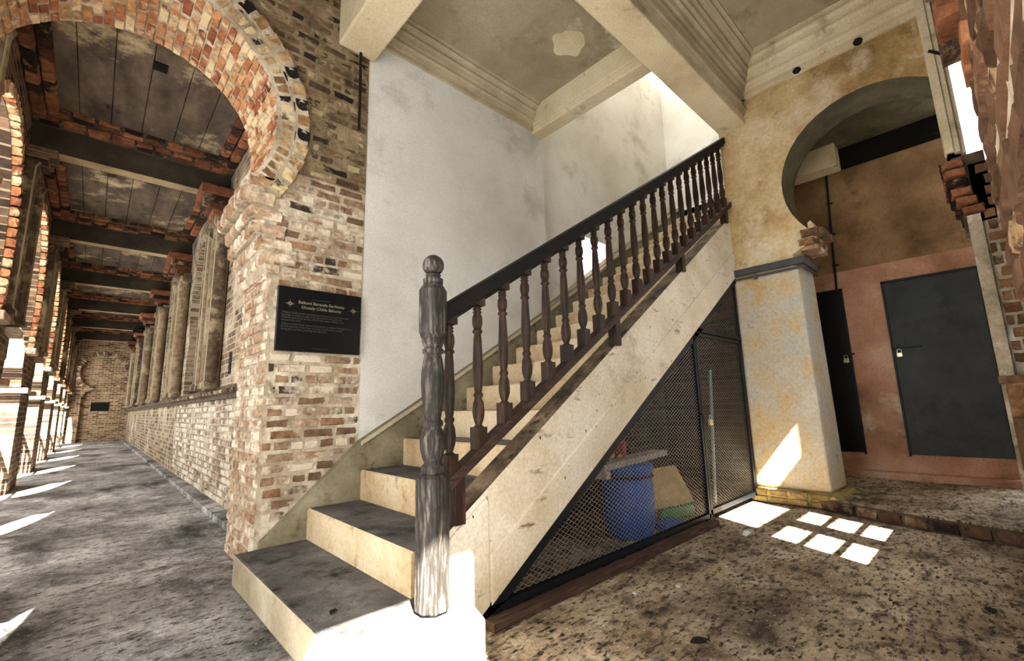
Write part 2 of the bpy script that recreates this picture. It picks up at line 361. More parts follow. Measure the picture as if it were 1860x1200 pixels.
def flat(name, col, rough=.6, metal=0, var=.25, sc_=20):
    t = NT(name); n = t.noise(sc_, 6, .65); c = t.mix(t.ramp(n, [(.35, var), (.65, 0.0)]), col, '0c0a08')
    return t.done(c, rough, t.bump(n, .15, .004), metal)
M['iron'] = flat('black_iron', '1a1d22', .5, .4)
M['mesh_iron'] = flat('mesh_wire', '85817b', .45, .5, .15)
M['steel'] = flat('steel_strip', '4b4d4e', .5, .4)
M['door_metal'] = plaster('door_steel', ['1b1f20', '272c2d', '343939'], 2, .15, stains=(('181b1d', .52, .68, 3, (1, 1, 1), (6, 9, 1)),), rough=.5, fine=80)
M['door_black'] = flat('door_black', '0c0d0e', .5, .2)
M['brass'] = flat('padlock_metal', 'c9bd98', .35, .7, .1)
M['chrome'] = flat('galvanised', '9fb0bd', .4, .6, .2)
M['blue'] = flat('blue_plastic', '1560c0', .45, 0, .35, 6)
M['red'] = flat('red_plastic', 'b02338', .5, 0, .2)
M['yellow_p'] = flat('yellow_board', 'd9a520', .6, 0, .2)
M['green'] = flat('green_plastic', '14905a', .5, 0, .2)
M['board'] = flat('cream_board', 'c9b58a', .8, 0, .3, 8)
M['plank'] = flat('whitewashed_plank', 'b9b4ac', .8, 0, .4, 14)
M['black'] = flat('plaque_black', '060607', .35, 0, .2, 8)
M['gold'] = flat('plaque_lettering', '7d725e', .6, 0, 0)
M['letter'] = flat('plaque_small_letters', '3f3c37', .7, 0, 0)
M['hole'] = flat('dark_void', '030302', 1, 0, 0)
M['leaf'] = flat('dry_leaf', '1d1510', .8, 0, .3)
M['paper'] = flat('litter_paper', 'd4dde2', .8, 0, .1)
M['bitumen'] = flat('black_cable', '0d0b09', .7)

# ------------------------------------------------------------------ floors and ground
fl = struct(B().box(1.06, 7.1, -.5, 3.3, -.15, 0), 'floor', M['floor'], 'brown and cream concrete hall floor with black mould')
# raised threshold platform beyond the kerb
plat = B().prism([(4.98, 1.62), (4.98, 1.25), (4.86, 1.0), (4.68, .5), (4.56, -.06), (6.7, -.06), (6.7, 1.72)], 'z', 0, .1)
struct(plat, 'floor_platform', M['floor'], 'raised stained concrete floor in front of the metal doors')
b = B().box(-1.25, 1.06, -3, 25, -.15, 0)
struct(b, 'corridor_floor', M['corr_floor'], 'grey mottled concrete floor of the long brick corridor')
# foot ledge of the platform at the door wall
struct(B().box(6.45, 6.62, -.06, 1.72, .1, .17), 'trim_1', M['pink'], 'low plastered ledge at the foot of the metal door wall')
# kerb bricks of the platform edge
kerb = struct(B().prism([(4.93, 1.24), (4.80, 1.0), (4.62, .5), (4.50, -.06), (4.6, -.06), (4.72, .5), (4.9, 1.0), (5.0, 1.24)], 'z', 0, .088), 'kerb', M['dark_mortar'], 'worn brick kerb of the raised floor beside the pillar')
pts = [(4.91, 1.22), (4.79, 1.0), (4.61, .5), (4.49, -.05)]
it = []
for k in range(8):
    s = (k+.5)/8*1.32; seg = 0
    for a, c_ in zip(pts, pts[1:]):
        L_ = math.dist(a, c_)
        if s <= L_: break
        s -= L_
    a, c_ = Vector((*a, 0)), Vector((*c_, 0)); U = (c_-a).normalized(); N = Vector((U.y, -U.x, 0)); N = -N if N.x > 0 else N
    it.append((a+U*s+N*(-.03)+Vector((0, 0, .048)), U, Vector((0, 0, 1)), N, .155, .08, .1))
emit(it, M['brick_kerb'], kerb, min_px=0)

# ------------------------------------------------------------------ the brick cross wall with the horseshoe arch
AX, AZ, AR = .02, 3.05, .77
Y0, Y1 = 3.25, 4.0
foot = [(.79, 0), (.79, 1.93)]; cor = [(.73, 1.98), (.73, 2.14), (.68, 2.18), (.68, 2.32), (.63, 2.36), (.58, 2.42), (.58, 2.56)]
kh = keyhole(AX, AZ, AR, 2.60, foot+[(.76, 1.95), (.70, 2.16), (.64, 2.4), (.60, 2.58)], 0)
outl = [(1.46, 0)]+kh+[(-1.25, 0), (-1.25, 4.7), (1.46, 4.7)]
wall_cross = struct(B().prism(outl, 'y', Y0+.012, Y1), 'wall_cross', M['mortar'], 'brick cross wall with a horseshoe arch over the corridor')
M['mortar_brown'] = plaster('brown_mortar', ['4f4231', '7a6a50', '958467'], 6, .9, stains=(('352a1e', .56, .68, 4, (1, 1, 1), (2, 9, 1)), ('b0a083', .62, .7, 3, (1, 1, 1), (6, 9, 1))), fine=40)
a_ = math.asin((2.72-AZ)/.97)
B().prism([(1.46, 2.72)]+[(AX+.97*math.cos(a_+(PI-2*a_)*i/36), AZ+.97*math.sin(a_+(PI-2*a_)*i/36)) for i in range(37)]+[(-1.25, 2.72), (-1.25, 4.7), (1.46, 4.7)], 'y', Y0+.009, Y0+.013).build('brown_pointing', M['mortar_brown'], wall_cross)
def in_face(u, z):
    if u < .81-.0 and z < 1.95: return False
    if z < .2+max(0, (u-.84))*.94: return False
    if .84 < u < 1.44 and 1.42 < z < 1.83 and False: return False
    if z < 2.6: return u > AX+(.79 if z < 1.98 else .74 if z < 2.15 else .69 if z < 2.35 else .66)
    return math.hypot(u-AX, z-AZ) > .995
its = course_items((0, Y0+.012, 0), (1, 0, 0), (0, 0, 1), (0, -1, 0), .60, 1.46, .15, 2.72, in_face)
emit([i for i in its], M['brick_pale'], wall_cross, cap=190)
its = course_items((0, Y0+.012, 0), (1, 0, 0), (0, 0, 1), (0, -1, 0), .60, 1.46, 2.72, 4.6, in_face)
emit(its, M['brick_upper'], wall_cross, cap=110)
its = course_items((0, Y0+.012, 0), (1, 0, 0), (0, 0, 1), (0, -1, 0), -1.2, .6, 3.0, 4.6, lambda u, z: math.hypot(u-AX, z-AZ) > .995)
emit(its, M['brick_upper'], wall_cross, cap=0)
# jamb face of the pier, towards the corridor
pier = struct(B().box(.806, .86, Y0+.02, Y1-.01, 0, 1.93), 'wall_pier_jamb', M['mortar'], 'limewashed brick jamb of the arch pier facing the corridor')
emit(course_items((.806, Y0+.01, 0), (0, 1, 0), (0, 0, 1), (-1, 0, 0), 0, .74, .0, 1.95, proud=.012), M['brick_cap'], pier, cap=290)
# mirrored jamb on the other side (only its edge shows)
# soffit, ring of headers, rib
an = math.asin((2.60-AZ)/AR)
sof = struct(B().prism([(AX+(AR-.004)*math.cos(an+(PI-2*an)*i/28), AZ+(AR-.004)*math.sin(an+(PI-2*an)*i/28)) for i in range(29)]+[(AX+(AR+.06)*math.cos(PI-an-(PI-2*an)*i/28), AZ+(AR+.06)*math.sin(PI-an-(PI-2*an)*i/28)) for i in range(29)], 'y', Y0+.02, Y1+.0), 'trim_2', M['mortar'], 'orange brick soffit of the corridor horseshoe arch')
emit(ring_items(AX, AZ, Y0+.01, Y1, AR-.004, AR, an, PI-an, 58, rows=4, proud=.016), M['brick_orange'], sof, cap=300, min_px=5)
rib = B()
def arcpts(r, n=36, a0=None): 
    a_ = an if a0 is None else a0
    return [(AX+r*math.cos(a_+(PI-2*a_)*i/n), AZ+r*math.sin(a_+(PI-2*a_)*i/n)) for i in range(n+1)]
rib.prism(arcpts(.885)+arcpts(.97)[::-1], 'y', Y0-.035, Y0+.03)
rib = struct(rib, 'trim_3', M['mortar'], 'raised brick rib curving round the horseshoe arch')
emit(ring_items(AX, AZ, Y0-.03, Y0, .88, .985, an, PI-an, 34, face='front', depth=.07, proud=.012), M['brick_ring'], rib, min_px=5)
ring = struct(B().prism(arcpts(.775)+arcpts(.885)[::-1], 'y', Y0+.0, Y0+.03), 'trim_4', M['mortar'], 'ring of dark and pale header bricks round the arch')
emit(ring_items(AX, AZ, Y0+.0, Y0, .785, .875, an, PI-an, 52, face='front', depth=.05, proud=.006), M['brick_ring'], ring, min_px=4)
# stepped capital: courses of bricks
for side in (1, -1):
    cap = thing('x', '', '') if False else None
    cb_ = B(); z = 1.93
    lv = [(.77, 1.93, 2.0), (.735, 2.0, 2.10), (.70, 2.10, 2.19), (.655, 2.19, 2.30), (.625, 2.30, 2.40), (.575, 2.40, 2.52), (.60, 2.52, 2.62)]
    for (h, za, zb) in lv:
        xa, xb = sorted((AX+side*(h+.012), AX+side*.80)); cb_.box(xa, xb, Y0+.0, Y1, za, zb)
    capo = struct(cb_, 'pillar_capital' if side > 0 else 'pillar_capital_west', M['mortar'], 'stepped brick capital carrying the horseshoe arch on the '+('stair' if side > 0 else 'arcade')+' side')
    its = []
    for i, (h, za, zb) in enumerate(lv):
        n_ = 7 if i % 2 else 4
        for k in range(n_):
            ya = Y0-.01+(Y1-Y0+.02)*k/n_; yb = Y0-.01+(Y1-Y0+.02)*(k+1)/n_
            its.append((Vector((AX+side*(h-.004+.03), (ya+yb)/2, (za+zb)/2)), (0, 1, 0), (0, 0, 1), (-side, 0, 0), yb-ya-.01, zb-za-.008, .075))
        w = .80-h
        if i > 0 and side > 0:
            its.append((Vector((AX+side*(h+.11), Y0-.0+.02, (za+zb)/2)), (1, 0, 0), (0, 0, 1), (0, -1, 0), .21, zb-za-.01, .06))
    emit(its, M['brick_cap'], capo, min_px=4)
# left pier jamb bricks (sliver at the picture's edge)
lp = struct(B().box(-.81, -.772, Y0+.02, Y1-.01, 0, 1.93), 'wall_pier_jamb_west', M['mortar'], 'brick jamb of the arch pier on the arcade side')
emit(course_items((-.775, Y0+.01, 0), (0, 1, 0), (0, 0, 1), (1, 0, 0), 0, .74, .0, 1.95, proud=.012), M['brick_cap'], lp, cap=0)

# ------------------------------------------------------------------ corridor beyond the arch
BY = [6.5, 9.7, 12.9, 16.1, 19.3, 22.5]
XR, XL = 1.06, -.75
# right wall: low wall, ledge, recessed blind arches above
wr = struct(B().box(XR, XR+.4, Y1, 24.6, 0, 1.2).box(XR+.2, XR+.4, Y1, 24.6, 1.2, 4.5), 'wall_right', M['bw_x'], 'long limewashed brick wall down the right of the corridor')
its = course_items((XR, 0, 0), (0, 1, 0), (0, 0, 1), (-1, 0, 0), 4.05, 9.5, .06, 1.2, proud=.012)
emit(its, M['brick_wash'], wr, cap=0)
out = [(24.6, 1.28), (24.6, 4.5), (Y1, 4.5), (Y1, 1.28)]
op = []
for i, y in enumerate(BY):
    y2 = y+3.2
    if y2 > 24.6: break
    op.append((y+y2)/2)
pl = [(Y1, 4.5), (Y1, 1.28)]
for c in op: pl += keyhole(c, 2.75, 1.02, 2.15, [(-.95, 1.28), (-.95, 2.0), (-.82, 2.05)], 0)[0:0]
poly = [(Y1, 1.28)]
for c in op:
    poly += list(reversed(keyhole(c, 2.75, 1.02, 2.15, [(.95, 1.28), (.95, 2.0), (.84, 2.08)], 0)))
poly += [(24.6, 1.28), (24.6, 4.5), (Y1, 4.5)]
struct(B().prism(poly, 'x', XR, XR+.21), 'wall_right_arcading', M['bw_x'], 'blind horseshoe arches in brick above the corridor ledge')
led = B().box(XR-.08, XR+.1, Y1, 24.6, 1.2, 1.245).box(XR-.05, XR+.1, Y1, 24.6, 1.15, 1.2).box(XR-.03, XR+.1, Y1, 24.6, 1.245, 1.29)
led = struct(led, 'trim_5', M['dark_mortar'], 'projecting brick ledge running along the corridor wall')
its = []
y = 4.1
while y < 9.5:
    its.append((Vector((XR-.05, y, 1.225)), (0, 1, 0), (0, 0, 1), (-1, 0, 0), .1, .045, .1)); y += .112
emit(its, M['brick_upper'], led, cap=0)
kb = struct(B().box(XR-.12, XR+.02, Y1, 24.6, 0, .05), 'kerb_corridor', M['corr_floor'], 'narrow concrete kerb along the foot of the corridor wall')
for i in range(8):
    struct(B().box(XR-.128, XR-.0, Y1+.02+i*.42, Y1+.02+(i+1)*.42-.02, 0, .056), 'kerb_stone', M['corr_floor'], parent=kb)
# columns and capitals at the beams
colm = B().lathe([(.13, 0), (.13, .05), (.10, .08), (.10, 1.95), (.12, 2.0), (.12, 2.1)], seg=14)
colm_o = None
for i, y in enumerate(BY):
    t = bpy.data.objects.new('brick_pillar', None); C.objects.link(t); t.location = (XR, y, 1.28); t['kind'] = 'structure'; t['label'] = 'engaged brick pillar with two half columns and a stepped capital under a corridor beam'; t['group'] = 'engaged pillars of the corridor wall'
    if colm_o is None:
        sh = B().box(-.10, .05, -.2, .2, 0, 2.2).build('shaft', M['bw_x'], t)
        cs = [B().lathe([(.12, 0), (.12, .06), (.095, .09), (.095, 1.95), (.12, 2.0), (.12, 2.1)], (-.09, dy, 0), 14).build('half_column', M['col'], t, smooth=True) for dy in (-.27, .27)]
        cp = B()
        for k, (e, za, zb) in enumerate([(.0, 2.1, 2.17), (.04, 2.17, 2.25), (.08, 2.25, 2.33), (.13, 2.33, 2.42), (.18, 2.42, 2.54)]):
            cp.box(-.16-e, .05, -.16-e*.4, .16+e*.4, za, zb)
        cp = cp.build('capital', M['brick_red'], t, bevel=.012)
        colm_o = [sh, *cs, cp]
    else:
        for p in colm_o:
            q = p.copy(); C.objects.link(q); q.parent = t
# small dark vent in the first bay
struct(B().box(XR-.004, XR+.02, 5.62, 5.74, 1.42, 1.66), 'trim_6', M['hole'], 'small dark slot in the corridor wall above the ledge')
# ceiling bays
edges = [Y1]+BY
slabs = struct(B().box(-1.25, XR+.4, Y1, 24.6, 4.225, 4.4), 'ceiling', M['slab'], 'dark brown corridor ceiling slab with board marks')
for i, y in enumerate(BY[:4]):
    ya = Y1-.0 if i == 0 else BY[i-1]+.18; yb = y-.05
    xs = [-.8, -.66, -.4, -.15, .11, .4, .65, .9, 1.06]
    for k in range(len(xs)-1):
        z_ = 4.2+random.uniform(-.003, .004)
        if i == 0 and xs[k] < .1 < xs[k+1]-.05:      # board with the cut-out hole
            x0, x1 = xs[k]+.004, xs[k+1]-.004
            bb = B().box(x0, x1, ya, 4.81, z_, 4.235).box(x0, x1, 4.94, yb, z_, 4.235).box(.215, x1, 4.81, 4.94, z_, 4.235)
            bb.build('ceiling_board', M['slab'], slabs)
            continue
        struct(B().box(xs[k]+.004, xs[k+1]-.004, ya, yb, z_, 4.235), 'ceiling_board', M['slab'], parent=slabs)
struct(B().box(.055, .215, 4.81, 4.94, 4.15, 4.24), 'ceiling_opening', M['hole'], parent=slabs) if False else None
B().box(.11, .215, 4.812, 4.938, 4.19, 4.2245).build('opening_shadow', M['hole'], slabs)
for i, y in enumerate(BY):
    bm_ = struct(B().box(XL-.3, XR+.1, y, y+.18, 3.8, 4.25), 'ceiling_beam', [M['beam_shaded'], M['beam_lit']], 'concrete beam with painted-in shade on its sides and light on its underside, crossing the corridor ceiling, number %d counted from the arch' % (i+1))
    me = bm_.data
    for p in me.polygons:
        if p.normal.z < -.5: p.material_index = 1  # downward faces take the lit tone, all others the shaded one
    # brick ledges stepping down to the beam, both sides and along the walls
    lb = struct(B().box(XL-.1, XR, y-.12, y+.0, 4.075, 4.22).box(XL-.1, XR, y-.24, y-.1, 4.14, 4.22), 'ceiling_beam_ledge', M['dark_mortar'], 'stepped brick ledge in front of corridor beam %d' % (i+1))
    its = []
    for (yc, zc, d) in ((y-.13, 4.11, .07), (y-.245, 4.175, .07)):
        x = XL+.02+random.random()*.1
        while x < XR-.08:
            w = random.uniform(.17, .215)
            its.append((Vector((x+w/2, yc+.03, zc)), (1, 0, 0), (0, 0, 1), (0, -1, 0), w-.012, .066, .07))
            its.append((Vector((x+w/2, yc+.05, zc-.02)), (1, 0, 0), (0, -1, 0), (0, 0, -1), w-.012, .1, .05))
            x += w
    # side ledges
    ya = Y1 if i == 0 else BY[i-1]+.18
    for (xc, s) in ((XR-.0, -1), (XL, 1)):
        for (e, zc) in ((.10, 4.11), (.20, 4.175)):
            yy = ya
            while yy < y-.15:
                w = random.uniform(.17, .215)
                its.append((Vector((xc+s*(e-.05), yy+w/2, zc)), (0, 1, 0), (s, 0, 0), (0, 0, -1), w-.012, .1, .066))
                yy += w
    emit(its, M['brick_red'], lb, cap=220 if i < 2 else 0, min_px=7)
# cornice under the ceiling on the right wall top course
# conduit running across the second bay
pipe = thing('ceiling_conduit', 'thin pale conduit sagging across the second corridor ceiling bay', 'pipe')
B().path([(-.6, 7.3, 4.17), (-.2, 7.35, 4.14), (.15, 7.42, 4.16), (.5, 7.4, 4.17), (.8, 7.4, 4.18)], .012).build('pipe', M['plank'], pipe)
# left arcade: one wall with horseshoe openings
LO = [(.1-3.2+3.2/2)] 
cents = [1.45]+[ (a+b)/2 for a, b in zip([3.3]+BY[:-1], BY)]
cents[1] = 5.15
cents += [23.6, 24.0]
poly = [(-.46, 0)]
for c in cents[:-1]:
    R_ = {5.15: .95, 23.6: .85}.get(c, 1.05)
    poly += list(reversed(keyhole(c, 2.55, R_, 1.95, [(R_-.02, 0), (R_-.02, 1.38), (R_-.14, 1.42), (R_-.2, 1.62), (R_-.28, 1.66), (R_-.28, 1.86)], 0)))
poly += [(24.6, 0), (24.6, 4.5), (-.46, 4.5)]
wl = struct(B().prism(poly, 'x', -1.29, XL), 'wall_left', M['bw_left'], 'brick arcade wall with horseshoe openings along the corridor')
for i, c in enumerate(cents[:-1]):
    if c < 3: continue
    R_ = {5.15: .95, 23.6: .85}.get(c, 1.05)
    an2 = math.asin((1.95-2.55)/R_)
    t = bpy.data.objects.new('trim_arcade_arch', None); C.objects.link(t); t['kind'] = 'structure'; t['label'] = 'orange brick arch rib and impost ledges round an arcade opening'; t['group'] = 'arcade arch ribs'
    its = ring_items(c, 2.55, XL+.07, XL-.1, R_+.0, R_+.11, an2, PI-an2, 44, plane='x', face='front', depth=.1, proud=0)
    emit(its, M['brick_orange'], t, cap=0)
    for s in (-1, 1):
        yy = c+s*(R_-.05)
        B().box(-1.24, XL+.1, yy-.2, yy+.2, 1.87, 1.95).build('impost', M['brick_cap'], t, bevel=.01)
        B().box(-1.24, XL+.07, yy-.14+s*.06, yy+.14+s*.06, 1.34, 1.41).build('lower_impost', M['brick_cap'], t, bevel=.01)
        B().lathe([(.10, 0), (.10, .04), (.08, .07), (.08, 1.5), (.10, 1.56)], (XL+.05, c+s*(R_+.12), 1.96), 12).build('half_column', M['col'], t, smooth=True)
    # iron railing in the opening
    rl = thing('iron_railing', 'black iron railing in the %s arcade opening beyond the horseshoe arch' % ['first', 'second', 'third', 'fourth', 'fifth', 'sixth', 'seventh'][i-1], 'railing', (-1.0, c, 0), 'railings in the arcade openings')
    r_ = R_-.03
    B().box(-.015, .015, -r_, r_, .95, .99).build('top_rail', M['iron'], rl); B().box(-.015, .015, -r_, r_, .12, .15).build('bottom_rail', M['iron'], rl)
    bar = B().box(-.01, .01, -.01, .01, .12, .97).build('bar', M['iron'], rl); bar.location.y = -r_+.1
    k = 1
    while -r_+.1+k*.13 < r_-.05:
        q = bar.copy(); C.objects.link(q); q.parent = rl; q.location.y = -r_+.1+k*.13; k += 1
for i, y in enumerate(BY):
    t = struct(B().box(XL-.02, XL+.1, y-.1, y+.28, 3.55, 3.64).box(XL-.02, XL+.16, y-.08, y+.26, 3.64, 3.72).box(XL-.02, XL+.22, y-.06, y+.24, 3.72, 3.8).box(XL-.02, XL+.06, y-.12, y+.3, 1.95, 3.55), 'pillar_arcade', M['bw_left'], 'arcade pier with stepped bracket under a corridor beam')
    t['group'] = 'arcade piers under the beams'
# end wall with a keyhole niche and plaque
ew = struct(B().box(-1.3, 1.5, 24.78, 25.0, 0, 4.5), 'wall_end', M['bw_y'], 'brick wall closing the far end of the corridor')
kk = keyhole(.17, 2.75, .68, 2.1, [(.56, 0), (.56, 1.7), (.46, 1.95)], 0)
struct(B().prism([(1.5, 0)]+kk+[(-1.3, 0), (-1.3, 4.5), (1.5, 4.5)], 'y', 24.6, 24.8), 'wall_end_front', M['bw_y'], 'brick front of the far wall with a horseshoe niche')
t = struct(B().box(-.5, .84, 24.795, 24.8, 0, .001), 'trim_7', M['mortar'], 'ring of header bricks round the far niche')
emit(ring_items(.17, 2.75, 24.57, 24.7, .68, .86, math.asin(-.65/.68)*.7, PI-math.asin(-.65/.68)*.7, 40, face='front', depth=.08, proud=.0), M['brick_pale'], t, cap=0)
pq = thing('wall_plaque', 'small black plaque in the keyhole niche at the far end of the corridor', 'plaque', (.19, 24.77, 1.38))
B().box(-.27, .27, -.02, .01, -.17, .17).build('panel', M['black'], pq)

# ------------------------------------------------------------------ plaque on the pier
pq = thing('wall_plaque', 'black inscribed plaque with pale lettering on the brick pier beside the stairs', 'plaque', (1.142, Y0-.012, 1.628))
B().box(-.293, .293, -.018, .012, -.224, .224).build('panel', M['black'], pq, bevel=.003)
def text(s, x, z, size, mat, align='CENTER', parent=pq):
    cu = bpy.data.curves.new('lettering', 'FONT'); cu.body = s; cu.size = size; cu.align_x = align; cu.extrude = .0006
    cu.materials.append(mat); q = bpy.data.objects.new('lettering_curve', cu); C.objects.link(q)
    me = bpy.data.meshes.new_from_object(q.evaluated_get(bpy.context.evaluated_depsgraph_get())); bpy.data.objects.remove(q)
    o = bpy.data.objects.new('lettering', me); C.objects.link(o); o.parent = parent
    o.location = (x, -.0195, z); o.rotation_euler = (PI/2, 0, 0); return o
text('Balkoni Beranda Berhantu', 0, .112, .031, M['gold'])
text('Ghostly Childs Balcony', 0, .078, .030, M['gold'])
for k, s in enumerate(['William Kellie Smith had planned a balcony to each room and', 'the high corridor is said to be haunted by the spirits of', 'children and of his family, which were seen walking in the', 'narrow corridor.']):
    text(s, -.265, .036-k*.018, .0185, M['letter'], 'LEFT')
for k, s in enumerate(['William Kellie Smith died of pneumonia in Lisbon, Portugal on his', 'British journey. Since then it is said that his spirit is seen', 'along the corridor guarding the balconies.']):
    text(s, -.265, -.044-k*.018, .0185, M['letter'], 'LEFT')
for sx in (-.215, .232):
    st = B()
    for k in range(12):
        a = 2*PI*k/12; r = .036 if k % 3 == 0 else .02
        p = [(sx+r*math.cos(a), .105+r*.75*math.sin(a)), (sx+.006*math.cos(a+.4), .105+.006*math.sin(a+.4)), (sx+.006*math.cos(a-.4), .105+.006*math.sin(a-.4))]
        st.prism(p, 'y', -.0198, -.017)
    st.build('star_emblem', M['gold'], pq)
B().box(-.07, .06, -.0195, -.017, .15, .152).build('ornament_line', M['letter'], pq)
B().box(-.06, .06, -.0195, -.017, -.2, -.198).build('ornament_line', M['letter'], pq)
cb = thing('black_cable', 'thin black cable hanging down the brick wall under the beam end', 'cable')
B().path([(1.365, 3.225, 4.02), (1.37, 3.222, 3.6), (1.374, 3.228, 3.25)], .011).build('cable', M['bitumen'], cb)

# ------------------------------------------------------------------ stair hall walls
WX = 3.63
wp = struct(B().box(1.46, WX, Y0+.015, Y0+.25, 0, 4.7), 'wall_back', M['white_plaster'], 'smooth white plastered wall beside the staircase')
b = B().box(WX, 4.36, 3.38, 3.5, 0, 7.2).box(5.05, 7.1, 3.38, 3.5, 0, 7.2).box(4.36, 5.05, 3.38, 3.5, 0, 2.42).box(4.36, 5.05, 3.38, 3.5, 3.16, 7.2)
struct(b, 'wall_stairwell', M['white_plaster'], 'tall white stairwell wall washed with daylight')
struct(B().box(WX-.0, WX+.02, Y0+.1, 3.4, 0, 8), 'wall_return', M['white_plaster'], 'narrow white plaster return at the stairwell corner') 
struct(B().box(1.46, WX, 3.3, 3.4, 4.7, 7.2).box(3.5, 3.62, 1.75, 3.4, 4.6, 7.2), 'wall_upper', M['white_plaster'], 'upper stairwell wall')
struct(B().box(7.0, 7.2, 1.7, 3.4, 0, 7.2), 'wall_far', M['white_plaster'], 'white plaster wall at the head of the stairs')
struct(B().box(5.4, 7.1, 1.62, 1.75, 0, 8.7).box(3.5, 5.4, 1.5, 1.75, 4.55, 8.7), 'wall_partition', M['ceil_plaster'], 'plastered partition between the stairs and the door room, its unseen top raised to block sun')  # unseen upper part made tall to keep direct sun off the stairwell wall
wf = thing('window_frame', 'x', 'x') if False else None
# under-stair brick lining
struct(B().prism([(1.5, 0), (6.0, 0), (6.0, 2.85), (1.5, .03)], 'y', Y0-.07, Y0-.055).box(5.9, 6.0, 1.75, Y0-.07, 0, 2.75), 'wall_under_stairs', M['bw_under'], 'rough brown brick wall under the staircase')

# ------------------------------------------------------------------ keyhole wall (x = 5) with its pillar
KC, KZ, KR = .47, 3.12, .735
kf = [(.72, 0), (.72, 2.42), (.66, 2.46), (.50, 2.50), (.47, 2.6), (.50, 2.72), (.58, 2.76)]
kfl = [(.66, 0), (.72, 2.42), (.62, 2.47), (.54, 2.52), (.50, 2.62), (.53, 2.72), (.56, 2.70)]
ko = keyhole(KC, KZ, KR, 2.64, kfl, 0)
cut = 0
for i_, p_ in enumerate(ko):
    if p_[0] < -.02: cut = i_; break
poly = [(1.76, 0)]+ko[:cut]+[(-.02, ko[cut-1][1]-.03), (-.02, 4.8), (1.76, 4.8)]
KW = B().prism(poly, 'x', 5.0, 5.42)
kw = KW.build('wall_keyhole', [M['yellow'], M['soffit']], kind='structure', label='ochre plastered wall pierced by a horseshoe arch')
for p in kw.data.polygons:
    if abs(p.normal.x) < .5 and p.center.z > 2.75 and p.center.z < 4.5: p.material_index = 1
# pillar shaft facing, slightly proud and battered, with plinth
ps = B()
v = [(4.975, 1.78, .14), (4.975, 1.13, .14), (4.975, 1.155, 2.3), (4.975, 1.775, 2.3), (5.44, 1.78, .14), (5.44, 1.10, .14), (5.44, 1.13, 2.3), (5.44, 1.775, 2.3)]
ps.add(v, [(0, 1, 2, 3), (7, 6, 5, 4), (1, 5, 6, 2), (0, 3, 7, 4), (3, 2, 6, 7), (0, 4, 5, 1)])
pil = struct(ps, 'pillar', M['pillar'], 'flaking cream and ochre plaster pillar between the cage and the doors', bevel=.02)
pf = B().prism([(4.90, 1.80), (4.90, 1.10), (4.97, 1.03), (5.5, 1.03), (5.5, 1.80)], 'z', 0, .13)
struct(pf, 'pillar_plinth', M['pillar_foot'], 'mossy chipped plaster plinth of the pillar', bevel=.03)
pl_ = bpy.data.objects['pillar_plinth']
its = [(Vector((4.905, 1.72-k*.17, .04+.062*j)), (0, 1, 0), (0, 0, 1), (-1, 0, 0), .155, .055, .05) for k in range(4) for j in range(2)]
emit(its, M['brick_foot'], pl_, min_px=0)
# brick corbel lumps at the impost
kc = struct(B().box(5.02, 5.42, .975, 1.12, 2.44, 2.60), 'pillar_corbel', M['brick_cap'], 'broken brick corbel sticking out of the pillar head')
its = []
for k in range(4):
    its.append((Vector((5.05+k*.1, .965, 2.60)), (1, 0, 0), (0, 0, 1), (0, -1, 0), .095, .085, .12))
    its.append((Vector((5.05+k*.1, 1.02, 2.51)), (1, 0, 0), (0, 0, 1), (0, -1, 0), .095, .07, .12))
its.append((Vector((5.0, 1.02, 2.60)), (0, 1, 0), (0, 0, 1), (-1, 0, 0), .16, .085, .08))
its.append((Vector((5.0, 1.06, 2.515)), (0, 1, 0), (0, 0, 1), (-1, 0, 0), .13, .07, .07))
emit(its, M['brick_jamb'], kc, min_px=0)
sb = thing('steel_band', 'grey steel strip with a conduit wrapped round the pillar head', 'bracket')
B().prism([(4.93, 1.79), (4.93, 1.09), (5.46, 1.09), (5.46, 1.125), (4.97, 1.125), (4.97, 1.79)], 'z', 2.30, 2.37).build('strip', M['steel'], sb, bevel=.008)
B().tube((4.945, 1.79, 2.265), (4.945, 1.10, 2.265), .013).tube((4.945, 1.10, 2.265), (5.46, 1.10, 2.265), .013).build('conduit', M['steel'], sb)
B().box(4.93, 4.965, 1.52, 1.55, 2.235, 2.285).build('clip', M['steel'], sb)
# moulded pilaster at the right of the arch
pz = B()
for (x0, y0, y1) in ((4.72, -.045, .0), (4.75, -.08, -.005), (4.80, -.11, .01)):
    pz.box(x0, 5.0, y0, y1, 2.86, 4.7)
struct(pz, 'pillar_pilaster', M['beam'], 'slender moulded plaster pilaster right of the horseshoe arch')
# right springer: dark brick corbels
rc = struct(B().box(4.86, 5.3, -.2, -.02, 2.3, 2.86), 'pillar_springer', M['dark_mortar'], 'dark brick springer under the moulded pilaster')
its = []
for j, (yy, z) in enumerate([(.05, 2.80), (.04, 2.72), (.045, 2.64), (.03, 2.56), (.01, 2.48), (-.015, 2.40)]):
    for k in range(3): its.append((Vector((4.90+k*.14, yy-.05, z)), (1, 0, 0), (0, 0, 1), (0, 1, 0), .13, .072, .12))
    its.append((Vector((4.85, yy-.07, z)), (0, 1, 0), (0, 0, 1), (-1, 0, 0), .13, .072, .1))
emit(its, M['brick_red'], rc, min_px=0)

